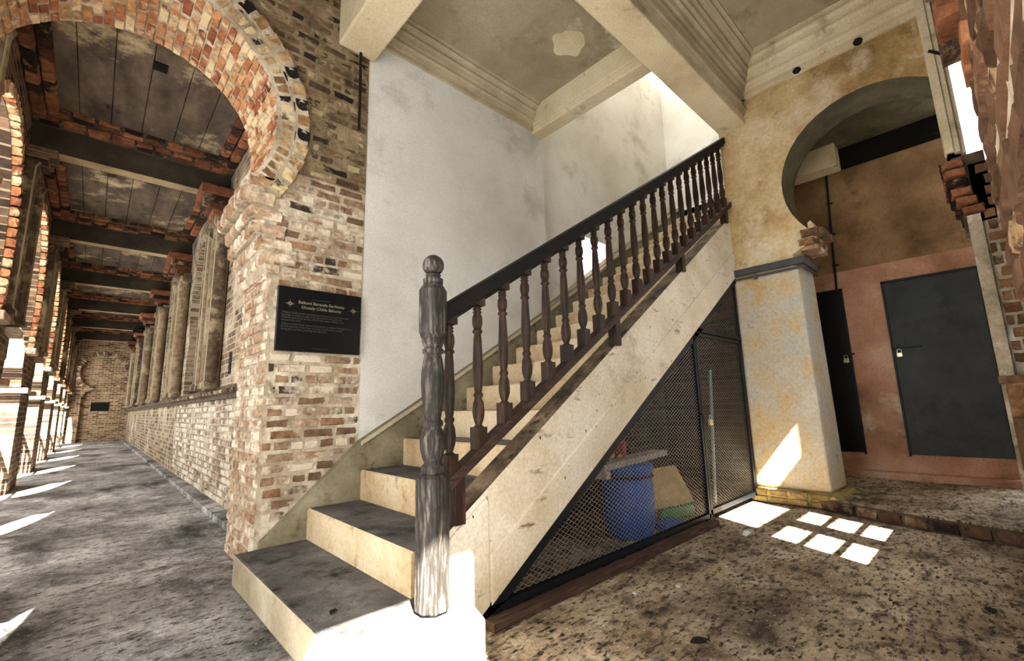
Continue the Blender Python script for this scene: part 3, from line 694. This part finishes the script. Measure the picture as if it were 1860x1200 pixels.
# ------------------------------------------------------------------ door room beyond the arch
dw = struct(B().prism([(-.09, .1), (1.75, .1), (1.75, 2.52), (-.09, 2.52)], 'x', 6.6, 6.8), 'wall_door', M['pink'], 'pinkish plastered wall with two metal doors')
struct(B().box(6.6, 6.8, -.09, 1.75, 2.52, 4.0), 'wall_door_upper', M['door_wall'], 'brown rendered wall above the metal doors')
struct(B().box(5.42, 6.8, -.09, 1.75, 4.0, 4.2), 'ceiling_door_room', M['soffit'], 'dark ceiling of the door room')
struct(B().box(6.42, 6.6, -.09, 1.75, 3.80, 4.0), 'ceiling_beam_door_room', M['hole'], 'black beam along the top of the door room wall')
struct(B().box(6.2, 6.42, .9, 1.75, 3.72, 4.0), 'ceiling_beam_short', M['beam'], 'short pale beam end in the door room')
def metal_door(n, y0, y1, mat, label):
    d = bpy.data.objects.new(n, None); C.objects.link(d); d['kind'] = 'structure'; d['label'] = label; d.location = (6.6, y0, .36)
    w = y1-y0
    B().box(-.02, .01, 0, w, 0, 1.92).build('leaf', mat, d, bevel=.004)
    B().box(-.03, .0, -.02, 0, -.02, 1.94).box(-.03, .0, w, w+.02, -.02, 1.94).box(-.03, .0, -.02, w+.02, 1.92, 1.945).build('frame', M['iron'], d)
    return d, w
d1, w1 = metal_door('door_1', -.05, .71, M['door_metal'], 'large grey steel door with a bolt and padlock')
for z in (.1, .96, 1.52): B().tube((-.03, -.01, z-.05), (-.03, -.01, z+.05), .014).build('hinge', M['iron'], d1)
B().box(-.05, -.02, .52, .78, 1.155, 1.175).box(-.045, -.02, .70, .73, 1.12, 1.2).build('bolt', M['iron'], d1)
d2, w2 = metal_door('door_2', 1.12, 1.42, M['door_black'], 'narrow black steel door beside the pillar')
B().box(-.05, -.02, -.05, .06, 1.13, 1.15).build('bolt', M['iron'], d2)
def padlock(label, loc, rz=0):
    t = thing('padlock', label, 'padlock', loc); t.rotation_euler.z = rz
    B().box(-.012, .012, -.026, .026, -.055, -.005).build('body', M['brass'], t, bevel=.005)
    B().path([(0, -.018, -.008), (0, -.018, .02), (0, -.009, .032), (0, .009, .032), (0, .018, .02), (0, .018, -.008)], .0045).build('shackle', M['chrome'], t)
    return t
padlock('brass padlock hanging from the bolt of the large grey door', (6.555, .665, 1.475))
padlock('brass padlock on the edge of the narrow black door', (6.555, 1.155, 1.455))
cd = thing('wall_conduit', 'thin dark conduit running down the brown wall to the narrow door', 'pipe')
B().tube((6.58, 1.08, 3.8), (6.58, 1.15, 2.31), .012).build('pipe', M['iron'], cd)
for z in (2.6, 3.0, 3.4): B().box(6.565, 6.6, 1.13-(z-2.31)*.047-.02, 1.13-(z-2.31)*.047+.04, z, z+.015).build('clip', M['iron'], cd)

# ------------------------------------------------------------------ outer wall on the right, with window, near pier
TH = .4; yi = -.06
ow = B()
ow.box(.57, 1.45, yi-TH, yi-.01, 0, 4.7)                       # near pier
ow.box(-1.25, -.62, yi-TH, yi-.01, 0, 4.7)                    # behind the camera, other side of the doorway
ow.box(-.62, .57, yi-TH, yi-.01, 3.16, 4.7)                   # over the doorway
ow = struct(ow, 'wall_outer', M['mortar'], 'weathered brick outer wall close to the camera')
emit(course_items((0, yi-.01, 0), (1, 0, 0), (0, 0, 1), (0, 1, 0), .57, 1.45, 0, 4.4, proud=.010, jit=.006), M['brick_streak'], ow, cap=280, min_px=2)
# hanging broken arch bricks on the near pier
na = struct(B().box(1.28, 1.44, yi-.02, yi+.015, 1.80, 3.2), 'trim_8', M['dark_mortar'], 'broken arch bricks jutting from the near pier')
its = []
for j in range(12):
    z = 1.755+j*.074
    o_ = .0 if j == 0 else .018+.003*math.sin(j*2.1)
    for k in range(2): its.append((Vector((1.31+k*.11, yi+o_-.02, z)), (0, 1, 0), (0, 0, 1), (-1, 0, 0), .05+o_, .066, .09))
emit(its, M['brick_red'], na, min_px=0)
# far jamb pier with exposed bricks, sill, and an added wall blocking sun beyond
fj = struct(B().box(4.86, 5.4, -.5, -.10, 0, 2.77).box(4.80, 5.0, -.115, -.04, 0, 2.35), 'wall_jamb', M['mortar'], 'whitewashed brick jamb of the outer window opening')
emit(course_items((4.86, 0, 0), (0, -1, 0), (0, 0, 1), (-1, 0, 0), .125, .34, 1.2, 2.77, L=.12, H=.092, proud=.014), M['brick_jamb'], fj, min_px=0)
sill = struct(B().box(4.45, 4.95, -.47, -.03, 1.06, 1.11).box(1.45, 4.9, -.46, -.06, 0, .84).box(4.45, 4.9, -.46, -.06, .84, 1.06), 'wall_sill', M['brick_jamb'], 'brick window sill of the outer wall', )
struct(B().box(1.45, 4.86, yi-TH, yi, 4.2, 4.7), 'wall_outer_head', M['mortar'], 'outer wall above the window opening')
struct(B().box(4.86, 6.9, -.52, -.47, 0, 4.7), 'wall_sun_block', M['mortar'], 'unseen wall added to block the sun beyond the window opening')  # unseen, added to keep sun out past the jamb
# window shutter board with six small panes and a lunette (unseen, added to throw the sun patches)
def grid_wall(x0, x1, z0, z1, holes, y0, y1):
    xs = sorted({x0, x1, *[h[0] for h in holes], *[h[1] for h in holes]}); zs = sorted({z0, z1, *[h[2] for h in holes], *[h[3] for h in holes]})
    b = B()
    for a, c in zip(xs, xs[1:]):
        for d, e in zip(zs, zs[1:]):
            if not any(h[0] <= a and c <= h[1] and h[2] <= d and e <= h[3] for h in holes): b.box(a, c, y0, y1, d, e)
    return b
panes = []
for (xa, xb) in ((3.10, 3.485), (3.72, 4.10)):
    for (za, zb) in ((1.20, 1.40), (1.45, 1.69), (1.74, 1.985)): panes.append((xa, xb, za, zb))
panes.append((3.20, 4.02, 2.18, 2.70)); panes.append((4.12, 4.29, 2.52, 2.84))  # last pane added to throw sun on the pillar foot
wn = struct(grid_wall(1.45, 4.87, .8, 4.25, [*panes, (1.45, 1.46, .8, .81)], -.28, -.26), 'sun_patch_window', M['wood_kerb'], 'unseen wooden window screen, added to shape the sun patches with six small panes and a top light')

# ------------------------------------------------------------------ ceilings, beams, cornices of the hall
struct(B().box(1.0, 5.1, -.46, 1.6, 4.66, 4.8), 'ceiling_right_bay', M['ceil_plaster'], 'greenish plaster ceiling over the cage side of the hall')
struct(B().box(1.4, 3.62, 1.6, 3.3, 4.43, 4.55), 'ceiling_stair_bay', M['ceil_plaster'], 'plaster ceiling above the staircase with a peeled patch')
struct(B().box(-1.3, 1.3, -.46, 3.3, 4.62, 4.75), 'ceiling_corridor_near', M['slab'], 'dark ceiling over the near end of the corridor')
struct(B().box(1.3, 5.05, 1.47, 1.75, 4.0, 4.7), 'ceiling_beam_long', M['beam'], 'long plaster beam running over the banister to the keyhole wall', bevel=.015)
struct(B().box(1.19, 1.50, -.46, 3.26, 3.95, 4.7), 'ceiling_beam_cross', M['beam'], 'thick plaster beam meeting the brick wall above the plaque', bevel=.015)
b3 = B().box(3.46, 3.63, 1.6, 3.27, 4.12, 4.6).box(3.44, 3.5, 1.6, 3.27, 4.2, 4.45)
struct(b3, 'ceiling_beam_landing', M['beam'], 'plaster beam at the edge of the stairwell opening', bevel=.01)
pc = struct(B().prism([(2.05+.24*math.cos(a)*(1+.12*math.sin(5*a)), 2.45+.2*math.sin(a)*(1+.1*math.cos(4*a))) for a in [2*PI*i/24 for i in range(24)]], 'z', 4.426, 4.432), 'ceiling_patch', M['beam'], 'rounded pale patch on the plaster ceiling') if False else None
# cornices: profile (offset from wall, z)
def prof(base, c, z0, z1, s=1):
    st = [(0, 0), (.14, 0), (.14, .10), (.08, .12), (.08, .16), (.22, .18), (.26, .30), (.38, .34), (.38, .38), (.30, .40), (.30, .44), (.48, .48), (.52, .60), (.60, .66), (.60, .70), (.50, .72), (.50, .76), (.72, .80), (.84, .86), (.84, .90), (.76, .91), (.76, .94), (1, .95), (1, 1), (0, 1)]
    return [(base+s*c*a, z0+(z1-z0)*b_) for a, b_ in st]
struct(B().prism(prof(1.47, .23, 4.28, 4.66, -1), 'x', 1.5, 5.0), 'cornice_beam', M['cornice'], 'dark moulded cornice along the side of the long beam')
struct(B().prism(prof(1.47, .035, 4.10, 4.16, -1), 'x', 1.5, 5.0), 'cornice_beam_bead', M['cornice'], 'thin bead low on the side of the long beam')
struct(B().prism(prof(5.0, .23, 4.28, 4.66, -1), 'y', -.05, 1.47), 'cornice_keyhole', M['beam'], 'pale moulded cornice above the horseshoe arch')
struct(B().prism(prof(Y0+.015, .18, 4.15, 4.43, -1), 'x', 1.5, 3.46), 'cornice_stair', M['cornice'], 'moulded cornice along the top of the white stair wall')

struct(B().prism([(3.03+.17*math.cos(a)*(1+.13*math.sin(5*a)), 2.33+.15*math.sin(a)*(1+.13*math.cos(4*a))) for a in [2*PI*i/30 for i in range(30)]], 'z', 4.424, 4.432), 'ceiling_patch', M['beam'], 'rounded pale patch where the ceiling over the stairs has peeled')
for (y, z, lab) in ((.923, 4.31, 'small dark mud nest low on the pale cornice near the long beam'), (.42, 4.30, 'dark mud nest on the pale cornice above the middle of the horseshoe arch')):
    t = thing('mud_nest', lab, 'nest', (4.965, y, z))
    B().lathe([(.012, -.03), (.032, -.02), (.04, 0), (.03, .02), (.01, .03)], seg=10).build('nest', M['bitumen'], t, smooth=True)
t = thing('dry_twig', 'short dark twig clinging to the moulded plaster strip under the roof', 'twig')
B().path([(4.70, -.02, 3.75), (4.70, -.05, 3.72), (4.69, -.10, 3.66), (4.70, -.13, 3.62)], .012, 5).build('twig', M['bitumen'], t)
# ------------------------------------------------------------------ staircase
S = thing('staircase', 'cream plastered staircase with worn dark treads rising to the right', 'staircase')
xs = [.69, 1.10, 1.46, 1.80]; zs = [.174, .365, .57, .768]
while xs[-1] < 6.85: xs.append(xs[-1]+.31); zs.append(zs[-1]+.2)
bot = lambda x: max(0, .088+.633*(x-1.451))
for i in range(len(xs)):
    x0 = xs[i]; x1 = xs[i+1]+.02 if i+1 < len(xs) else 7.0; z = zs[i]; z_lo = zs[i-1] if i else 0
    ya, yb = 1.87, 3.2
    if i == 0:
        pts = [(x0, yb), (x0, 1.62)]+[(x0+.16-.16*math.cos(a), 1.62-.17*math.sin(a)) for a in [PI/2*k/5 for k in range(1, 6)]]+[(1.10, 1.45), (1.22, 1.5), (1.26, 1.62), (1.26, 1.9), (1.12, 1.9), (1.12, yb)]
        b = B().prism(pts, 'z', 0, z)
        o = b.build('step', [M['step_grey'], M['tread']], S)
        for p in o.data.polygons:
            if p.normal.z > .5: p.material_index = 1
        bv = o.modifiers.new('soft', 'BEVEL'); bv.width = .012; bv.segments = 2; bv.limit_method = 'ANGLE'
        continue
    q0, q1 = bot(x0), bot(x1)
    b = B().prism([(x0, q0), (x0+.0, z-.012), (x0+.012, z), (x1, z), (x1, q1)] if q1 < z else [(x0, q0), (x0, z), (x1, z)], 'y', ya, yb)
    o = b.build('step', [M['riser'], M['tread']], S)
    for p in o.data.polygons:
        if p.normal.z > .8: p.material_index = 1
# outer stringer
zt = lambda x: .619+.673*(x-1.464)
zb = lambda x: .088+.633*(x-1.451)
st = B().prism([(1.17, .17), (1.17, zt(1.17)), (5.0, zt(5.0)), (5.0, zb(5.0)), (1.32, .0), (1.27, .0), (1.27, .17)], 'y', 1.745, 1.89)
so = st.build('stringer', [M['stringer'], M['stringer_top']], S)
for p in so.data.polygons:
    if p.normal.z > .5: p.material_index = 1
# recessed joint lines on the stringer: lower band slightly proud
lb = B().prism([(1.452, .30), (5.0, .30+.65*(5.0-1.452)), (5.0, zb(5.0)-.015), (1.452, zb(1.452)-.012)], 'y', 1.735, 1.75)
lb.build('stringer_band', M['stringer'], S, bevel=.006)
B().prism([(1.27, .17), (1.17, .17), (1.17, zt(1.17)-.03), (1.444, zt(1.444)-.03), (1.444, zb(1.444)), (1.32, .0), (1.27, .0)], 'y', 1.737, 1.75).build('stringer_end_panel', M['stringer'], S, bevel=.006)
# wall skirt
sk = [(.835, .174), (.835, .20), (1.455, .773), (1.9, 1.025), (3.12, 1.757), (4.23, 2.45), (5.0, 2.98), (6.0, 3.6), (7.0, 4.25), (7.0, 3.2), (1.46, .17)]
sko = B().prism(sk, 'y', 3.195, Y0+.02)
sko.build('wall_skirting', [M['skirt']], S)
sk2 = [(x, z+.0) for x, z in sk[2:9]]
B().prism(sk2+[(x, z-.03) for x, z in sk2[::-1]], 'y', 3.18, 3.3).build('skirting_cap', M['cornice'], S)
B().prism([(x, z) for x, z in ((3.6, 2.05), (4.2, 2.45), (5.0, 2.98), (6.0, 3.6), (7.0, 4.25), (7.0, 3.2), (3.6, 1.2))], 'y', 3.24, 3.39).build('skirting_fill', M['skirt'], S)

# ------------------------------------------------------------------ banister
BN = thing('banister', 'dark turned wooden banister along the open side of the stairs', 'banister')
YB = 1.74
hz = lambda x: 1.52+.65*(x-1.238); lz = lambda x: .70+.655*(x-1.213)
def rail(x0, x1, f, t, w, name, mat):
    pts = [(x0, f(x0)), (x1, f(x1)), (x1, f(x1)-t), (x0, f(x0)-t)]
    return B().prism(pts, 'y', YB-w/2, YB+w/2).build(name, mat, BN, bevel=.012)
rail(1.14, 5.02, hz, .085, .085, 'handrail', M['wood_rail'])
rail(1.14, 5.02, lambda x: hz(x)-.07, .035, .05, 'handrail_fillet', M['wood_rail'])
rail(1.14, 5.02, lz, .065, .07, 'lower_rail', M['wood_low'])
bp = [(.0, 0)]
H = .72
prof_b = [(.027, .0), (.027, .085), (.016, .095), (.020, .105), (.028, .13), (.031, .16), (.027, .20), (.018, .225), (.024, .232), (.024, .245), (.018, .252), (.021, .27),
          (.026, .33), (.027, .38), (.021, .52), (.018, .545), (.026, .552), (.026, .562), (.019, .568), (.027, .60), (.026, .63), (.018, .648), (.024, .656), (.017, .664), (.024, .672), (.017, .68), (.022, .69)]
bal = B().box(-.03, .03, -.03, .03, -.03, .085)
bal.lathe([(r, z) for r, z in prof_b[1:]], seg=14)
bal.box(-.03, .03, -.03, .03, .688, .755)
b0 = None
for k in range(22):
    x = 1.216+k*.1735
    if b0 is None:
        b0 = bal.build('baluster', M['wood_dark'], BN); o = b0
        for p in o.data.polygons: p.use_smooth = len(p.vertices) == 4 and abs(p.normal.z) < .9 and p.area < .0006
    else:
        o = b0.copy(); C.objects.link(o); o.parent = BN
    o.location = (x, YB, lz(x)); 
for x in (1.26, 2.62, 3.72, 4.86):
    B().box(x-.03, x+.03, YB-.025, YB+.045, zt(x)-.008, lz(x)-.03).build('support_block', M['wood_dark'], BN, bevel=.004)
# newel post
NP = thing('newel_post', 'weathered turned newel post with a ball finial on the bottom step', 'newel post', (1.10, 1.70, .174))
def octo(r, z0, z1, ch):
    R8 = r/math.cos(PI/8)
    return B().lathe([(R8*.8, z0), (R8, z0+ch), (R8, z1-ch), (R8*.72, z1)], seg=8, rot=PI/8)
octo(.068, 0, .545, .012).build('lower_block', M['wood_newel'], NP, bevel=.004)
octo(.060, 1.13, 1.385, .03).build('upper_block', M['wood_newel'], NP, bevel=.004)
pt = [(.046, .54), (.058, .548), (.058, .575), (.042, .59), (.05, .61), (.062, .65), (.064, .69), (.052, .725), (.042, .74), (.052, .748), (.052, .765), (.040, .775), (.045, .80), (.055, .87), (.06, .93), (.058, .98), (.048, 1.04), (.042, 1.06),
      (.054, 1.068), (.054, 1.083), (.044, 1.09), (.05, 1.10), (.056, 1.12), (.056, 1.135), (.05, 1.14), (.04, 1.15)]
# neck of grooves under the upper block
pt = [(r, z) for r, z in pt]
B().lathe([(r*.88, z) for r, z in pt], seg=24).build('turned_shaft', M['wood_newel'], NP, smooth=True)
bl = [(.030, 1.38), (.045, 1.39), (.046, 1.41), (.030, 1.42), (.036, 1.43), (.024, 1.44)]+[(.05*math.sin(a), 1.478-.05*math.cos(a)) for a in [.5+i*(PI-.55)/10 for i in range(11)]]
B().lathe(bl, seg=24).build('ball_finial', M['wood_newel'], NP, smooth=True)

# ------------------------------------------------------------------ mesh cage under the stairs
YC = 1.76
CG = thing('wire_cage', 'black framed wire mesh screen closing the triangle under the stairs', 'cage')
def inside_cage(x, z): return z > .075 and x < 3.84 and z < zb(x)-.03
def inside_gate(x, z): return 3.86 < x < 4.88 and .10 < z < 1.60
def inside_top(x, z): return 3.80 < x < 4.93 and z > 1.63 and z < zb(x)-.03
B().box(1.36, 3.86, YC-.02, YC+.02, .04, .075).build('bottom_bar', M['iron'], CG)
B().prism([(1.34, .0), (1.40, .06), (5.0, zb(5.0)+.01), (5.0, zb(5.0)-.075), (1.55, zb(1.55)-.075)], 'y', YC-.02, YC+.02).build('slanted_bar', M['iron'], CG)
B().box(3.81, 3.84, YC-.02, YC+.02, 0, 1.66).build('post', M['iron'], CG)
B().box(4.90, 4.93, YC-.02, YC+.02, 0, 2.25).build('wall_post', M['iron'], CG)
B().box(3.81, 4.93, YC-.02, YC+.02, 1.61, 1.645).build('door_head', M['iron'], CG)
def lattice(ins, x0, x1, z0, z1, dx=.05, dz=.028):
    b = B(); w = .0017; V_ = []; F_ = []
    nx = int((x1-x0)/dx)+2; nz = int((z1-z0)/dz)+2
    for i in range(nx):
        for j in range(nz):
            if (i+j) % 2: continue
            x = x0+i*dx/1; z = z0+j*dz
            for (sx, sz) in ((dx*.5, dz*.5), (-dx*.5, dz*.5)):
                pass
    # diamond nodes on a half-step grid
    hx, hz_ = dx/2, dz/2
    for i in range(int((x1-x0)/hx)+1):
        for j in range(int((z1-z0)/hz_)+1):
            if (i+j) % 2: continue
            x, z = x0+i*hx, z0+j*hz_
            for s in (1, -1):
                xe, ze = x+s*hx, z+hz_
                if not (ins(x, z) and ins(xe, ze)): continue
                o = len(V_)
                V_ += [(x, YC-w, z-w*1.2), (x, YC+w, z), (x, YC-w, z+w*1.2), (xe, YC-w, ze-w*1.2), (xe, YC+w, ze), (xe, YC-w, ze+w*1.2)]
                F_ += [(o, o+1, o+4, o+3), (o+1, o+2, o+5, o+4), (o+2, o, o+3, o+5)]
    b.v = V_; b.f = F_; b.mi = [0]*len(F_); return b
def nofix(b, name, mat, parent):
    me = bpy.data.meshes.new(name); me.from_pydata(b.v, [], b.f); me.materials.append(mat)
    o = bpy.data.objects.new(name, me); C.objects.link(o); o.parent = parent; o['kind'] = 'stuff'; return o
nofix(lattice(inside_cage, 1.4, 3.85, .07, 1.6), 'wire_mesh', M['mesh_iron'], CG)
nofix(lattice(inside_top, 3.8, 4.95, 1.62, 2.25), 'wire_mesh', M['mesh_iron'], CG)
GT = B().box(3.85, 3.88, YC-.02, YC+.02, .06, 1.60).box(4.86, 4.89, YC-.02, YC+.02, .06, 1.60).box(3.85, 4.89, YC-.02, YC+.02, 1.57, 1.60).box(3.85, 4.89, YC-.02, YC+.02, .06, .10).build('gate', M['iron'], CG)
nofix(lattice(inside_gate, 3.87, 4.88, .09, 1.6), 'wire_mesh', M['mesh_iron'], GT)
B().tube((3.80, YC-.035, .885), (3.96, YC-.035, .885), .01).build('bolt', M['iron'], GT)
padlock('small padlock hanging on the cage gate', (3.93, YC-.05, .84), PI/2)
kp = thing('timber_kerb', 'flat brown timber lying along the foot of the wire cage', 'timber')
B().box(1.40, 3.80, 1.66, 1.73, 0, .04).build('board', M['wood_kerb'], kp, bevel=.004)

# ------------------------------------------------------------------ things stored in the cage
br = thing('barrel', 'blue plastic barrel standing inside the wire cage', 'barrel', (3.12, 2.06, 0))
B().lathe([(.165, 0), (.18, .02), (.195, .16), (.2, .27), (.198, .38), (.185, .46), (.205, .475), (.205, .525), (.19, .53)], seg=28).build('body', M['blue'], br, smooth=True)
B().lathe([(.200, .43), (.207, .435), (.207, .445), (.200, .45)], seg=28).build('hoop', M['iron'], br)
pk = thing('plank', 'pale whitewashed plank lying across the blue barrel', 'plank', (3.15, 2.03, .533))
pk.rotation_euler.z = .12
B().box(-.55, .58, -.07, .07, 0, .045).build('board', M['plank'], pk, bevel=.006)
B().box(-.56, -.50, -.085, .085, -.05, .0).build('batten', M['plank'], pk)
rd = thing('red_reel', 'small red plastic reel lying on the pale plank', 'reel', (3.03, 2.04, .645)); rd.rotation_euler = (PI/2, 0, .4)
B().lathe([(.065, -.035), (.065, -.025), (.04, -.022), (.04, .022), (.065, .025), (.065, .035)], seg=20).build('spool', M['red'], rd)
yb_ = thing('yellow_board', 'bright yellow board leaning behind the barrel under the stairs', 'board', (3.66, 2.56, 0)); 
B().box(-.16, .16, -.012, .012, 0, .84).build('panel', M['yellow_p'], yb_)
B().box(.16, .172, -.014, .014, 0, .84).build('edge_strip', M['plank'], yb_)
for (lab, a, c, r) in (('thin grey metal pole leaning behind the barrel', (3.30, 2.30, .98), (3.36, 2.42, 0), .01), ('shorter grey pole behind the barrel beside the leaning one', (3.44, 2.33, .86), (3.44, 2.44, 0), .008), ('tall pale galvanised pole standing behind the cage gate', (4.70, 2.0, 1.31), (4.52, 2.0, 0), .017)):
    p = thing('metal_pole', lab, 'pole'); B().tube(a, c, r, 10).build('pole', M['chrome'], p)
gp = thing('green_tray', 'green plastic tray edge lying on the cage floor', 'tray', (3.78, 2.02, 0)); gp.rotation_euler.z = -.25
B().box(-.2, .2, -.03, .03, .0, .10).build('tray', M['green'], gp, bevel=.01)
bx = thing('cream_board', 'cream board leaning low behind the green tray', 'board', (4.15, 2.25, 0)); bx.rotation_euler = (-.5, 0, -.1)
B().box(-.45, .35, -.02, .02, 0, .38).build('panel', M['board'], bx)
bb = thing('blue_tray', 'low blue plastic tray beside the barrel foot', 'tray', (3.50, 1.95, 0))
B().box(-.14, .12, -.06, .06, 0, .05).build('tray', M['blue'], bb, bevel=.01)
bg_ = thing('rubbish_sack', 'crumpled black sack slumped behind the barrel', 'sack', (4.35, 2.85, 0))
s_ = B(); n_ = 14
prf = [(.02, .0), (.2, .0), (.22, .12), (.2, .26), (.14, .38), (.05, .46), (.03, .5)]
s_.lathe(prf, seg=n_)
s_.v = [(x*(1+.18*math.sin(7*x+9*z)), y*(1+.2*math.cos(11*y+5*z)), z+.02*math.sin(20*x)) for x, y, z in s_.v]
s_.build('sack', M['bitumen'], bg_, smooth=True)

# ------------------------------------------------------------------ litter
def leaf(label, x, y, z, L, rz, mat='leaf', cat='leaf', name='dry_leaf'):
    t = thing(name, label, cat, (x, y, z)); t.rotation_euler.z = rz
    n_ = 8; top = [(L*(i/n_-.5), .3*L*math.sin(PI*i/n_)) for i in range(n_+1)]
    v = [(a, 0, .004+.002*math.sin(i)) for i, (a, w) in enumerate(top)]+[(a, w, .006+.01*(w/L)) for a, w in top]+[(a, -w, .006+.012*(w/L)) for a, w in top]
    v = v+[(a_, b_, c_-.002) for a_, b_, c_ in v]; k = n_+1; f = []
    for o in (0, 3*k):
        for i in range(n_):
            f += [(o+i, o+i+1, o+k+i+1, o+k+i), (o+i, o+2*k+i, o+2*k+i+1, o+i+1)]
    B().add(v, f).build('blade', M[mat], t)
    B().tube((L*.5, 0, .004), (L*.68, .01, .004), .0025, 5).build('stalk', M[mat], t)
leaf('dark dry leaf on the bottom stair tread', .806, 1.986, .175, .05, .8)
leaf('large dark dry leaf alone on the hall floor near the bottom edge', 1.96, .992, 0, .085, -.5)
leaf('dark leaf on the floor below the sunlit panes', 3.141, .154, 0, .07, .2)
t = thing('paper_scrap', 'crumpled pale scrap of paper on the floor near the cage gate', 'litter', (3.687, 1.414, 0))
B().add([(-.06, -.015, 0), (.0, -.025, .012), (.06, -.01, .002), (.07, .02, .012), (.01, .02, .022), (-.05, .018, .006), (0, 0, .024)], [(0, 1, 6), (1, 2, 6), (2, 3, 6), (3, 4, 6), (4, 5, 6), (5, 0, 6)]).build('paper', M['paper'], t)
for (x, y, s, lab) in ((2.441, 1.319, .02, 'tiny white chip of plaster on the floor midway along the cage'), (2.2, 1.44, .018, 'tiny white chip near the timber kerb'), (2.9, 1.25, .015, 'tiny pale chip on the floor below the gate post')):
    t = thing('plaster_chip', lab, 'chip', (x, y, 0)); B().box(-s, s, -s*.6, s*.7, 0, s*.6).build('chip', M['plank'], t, bevel=.003)
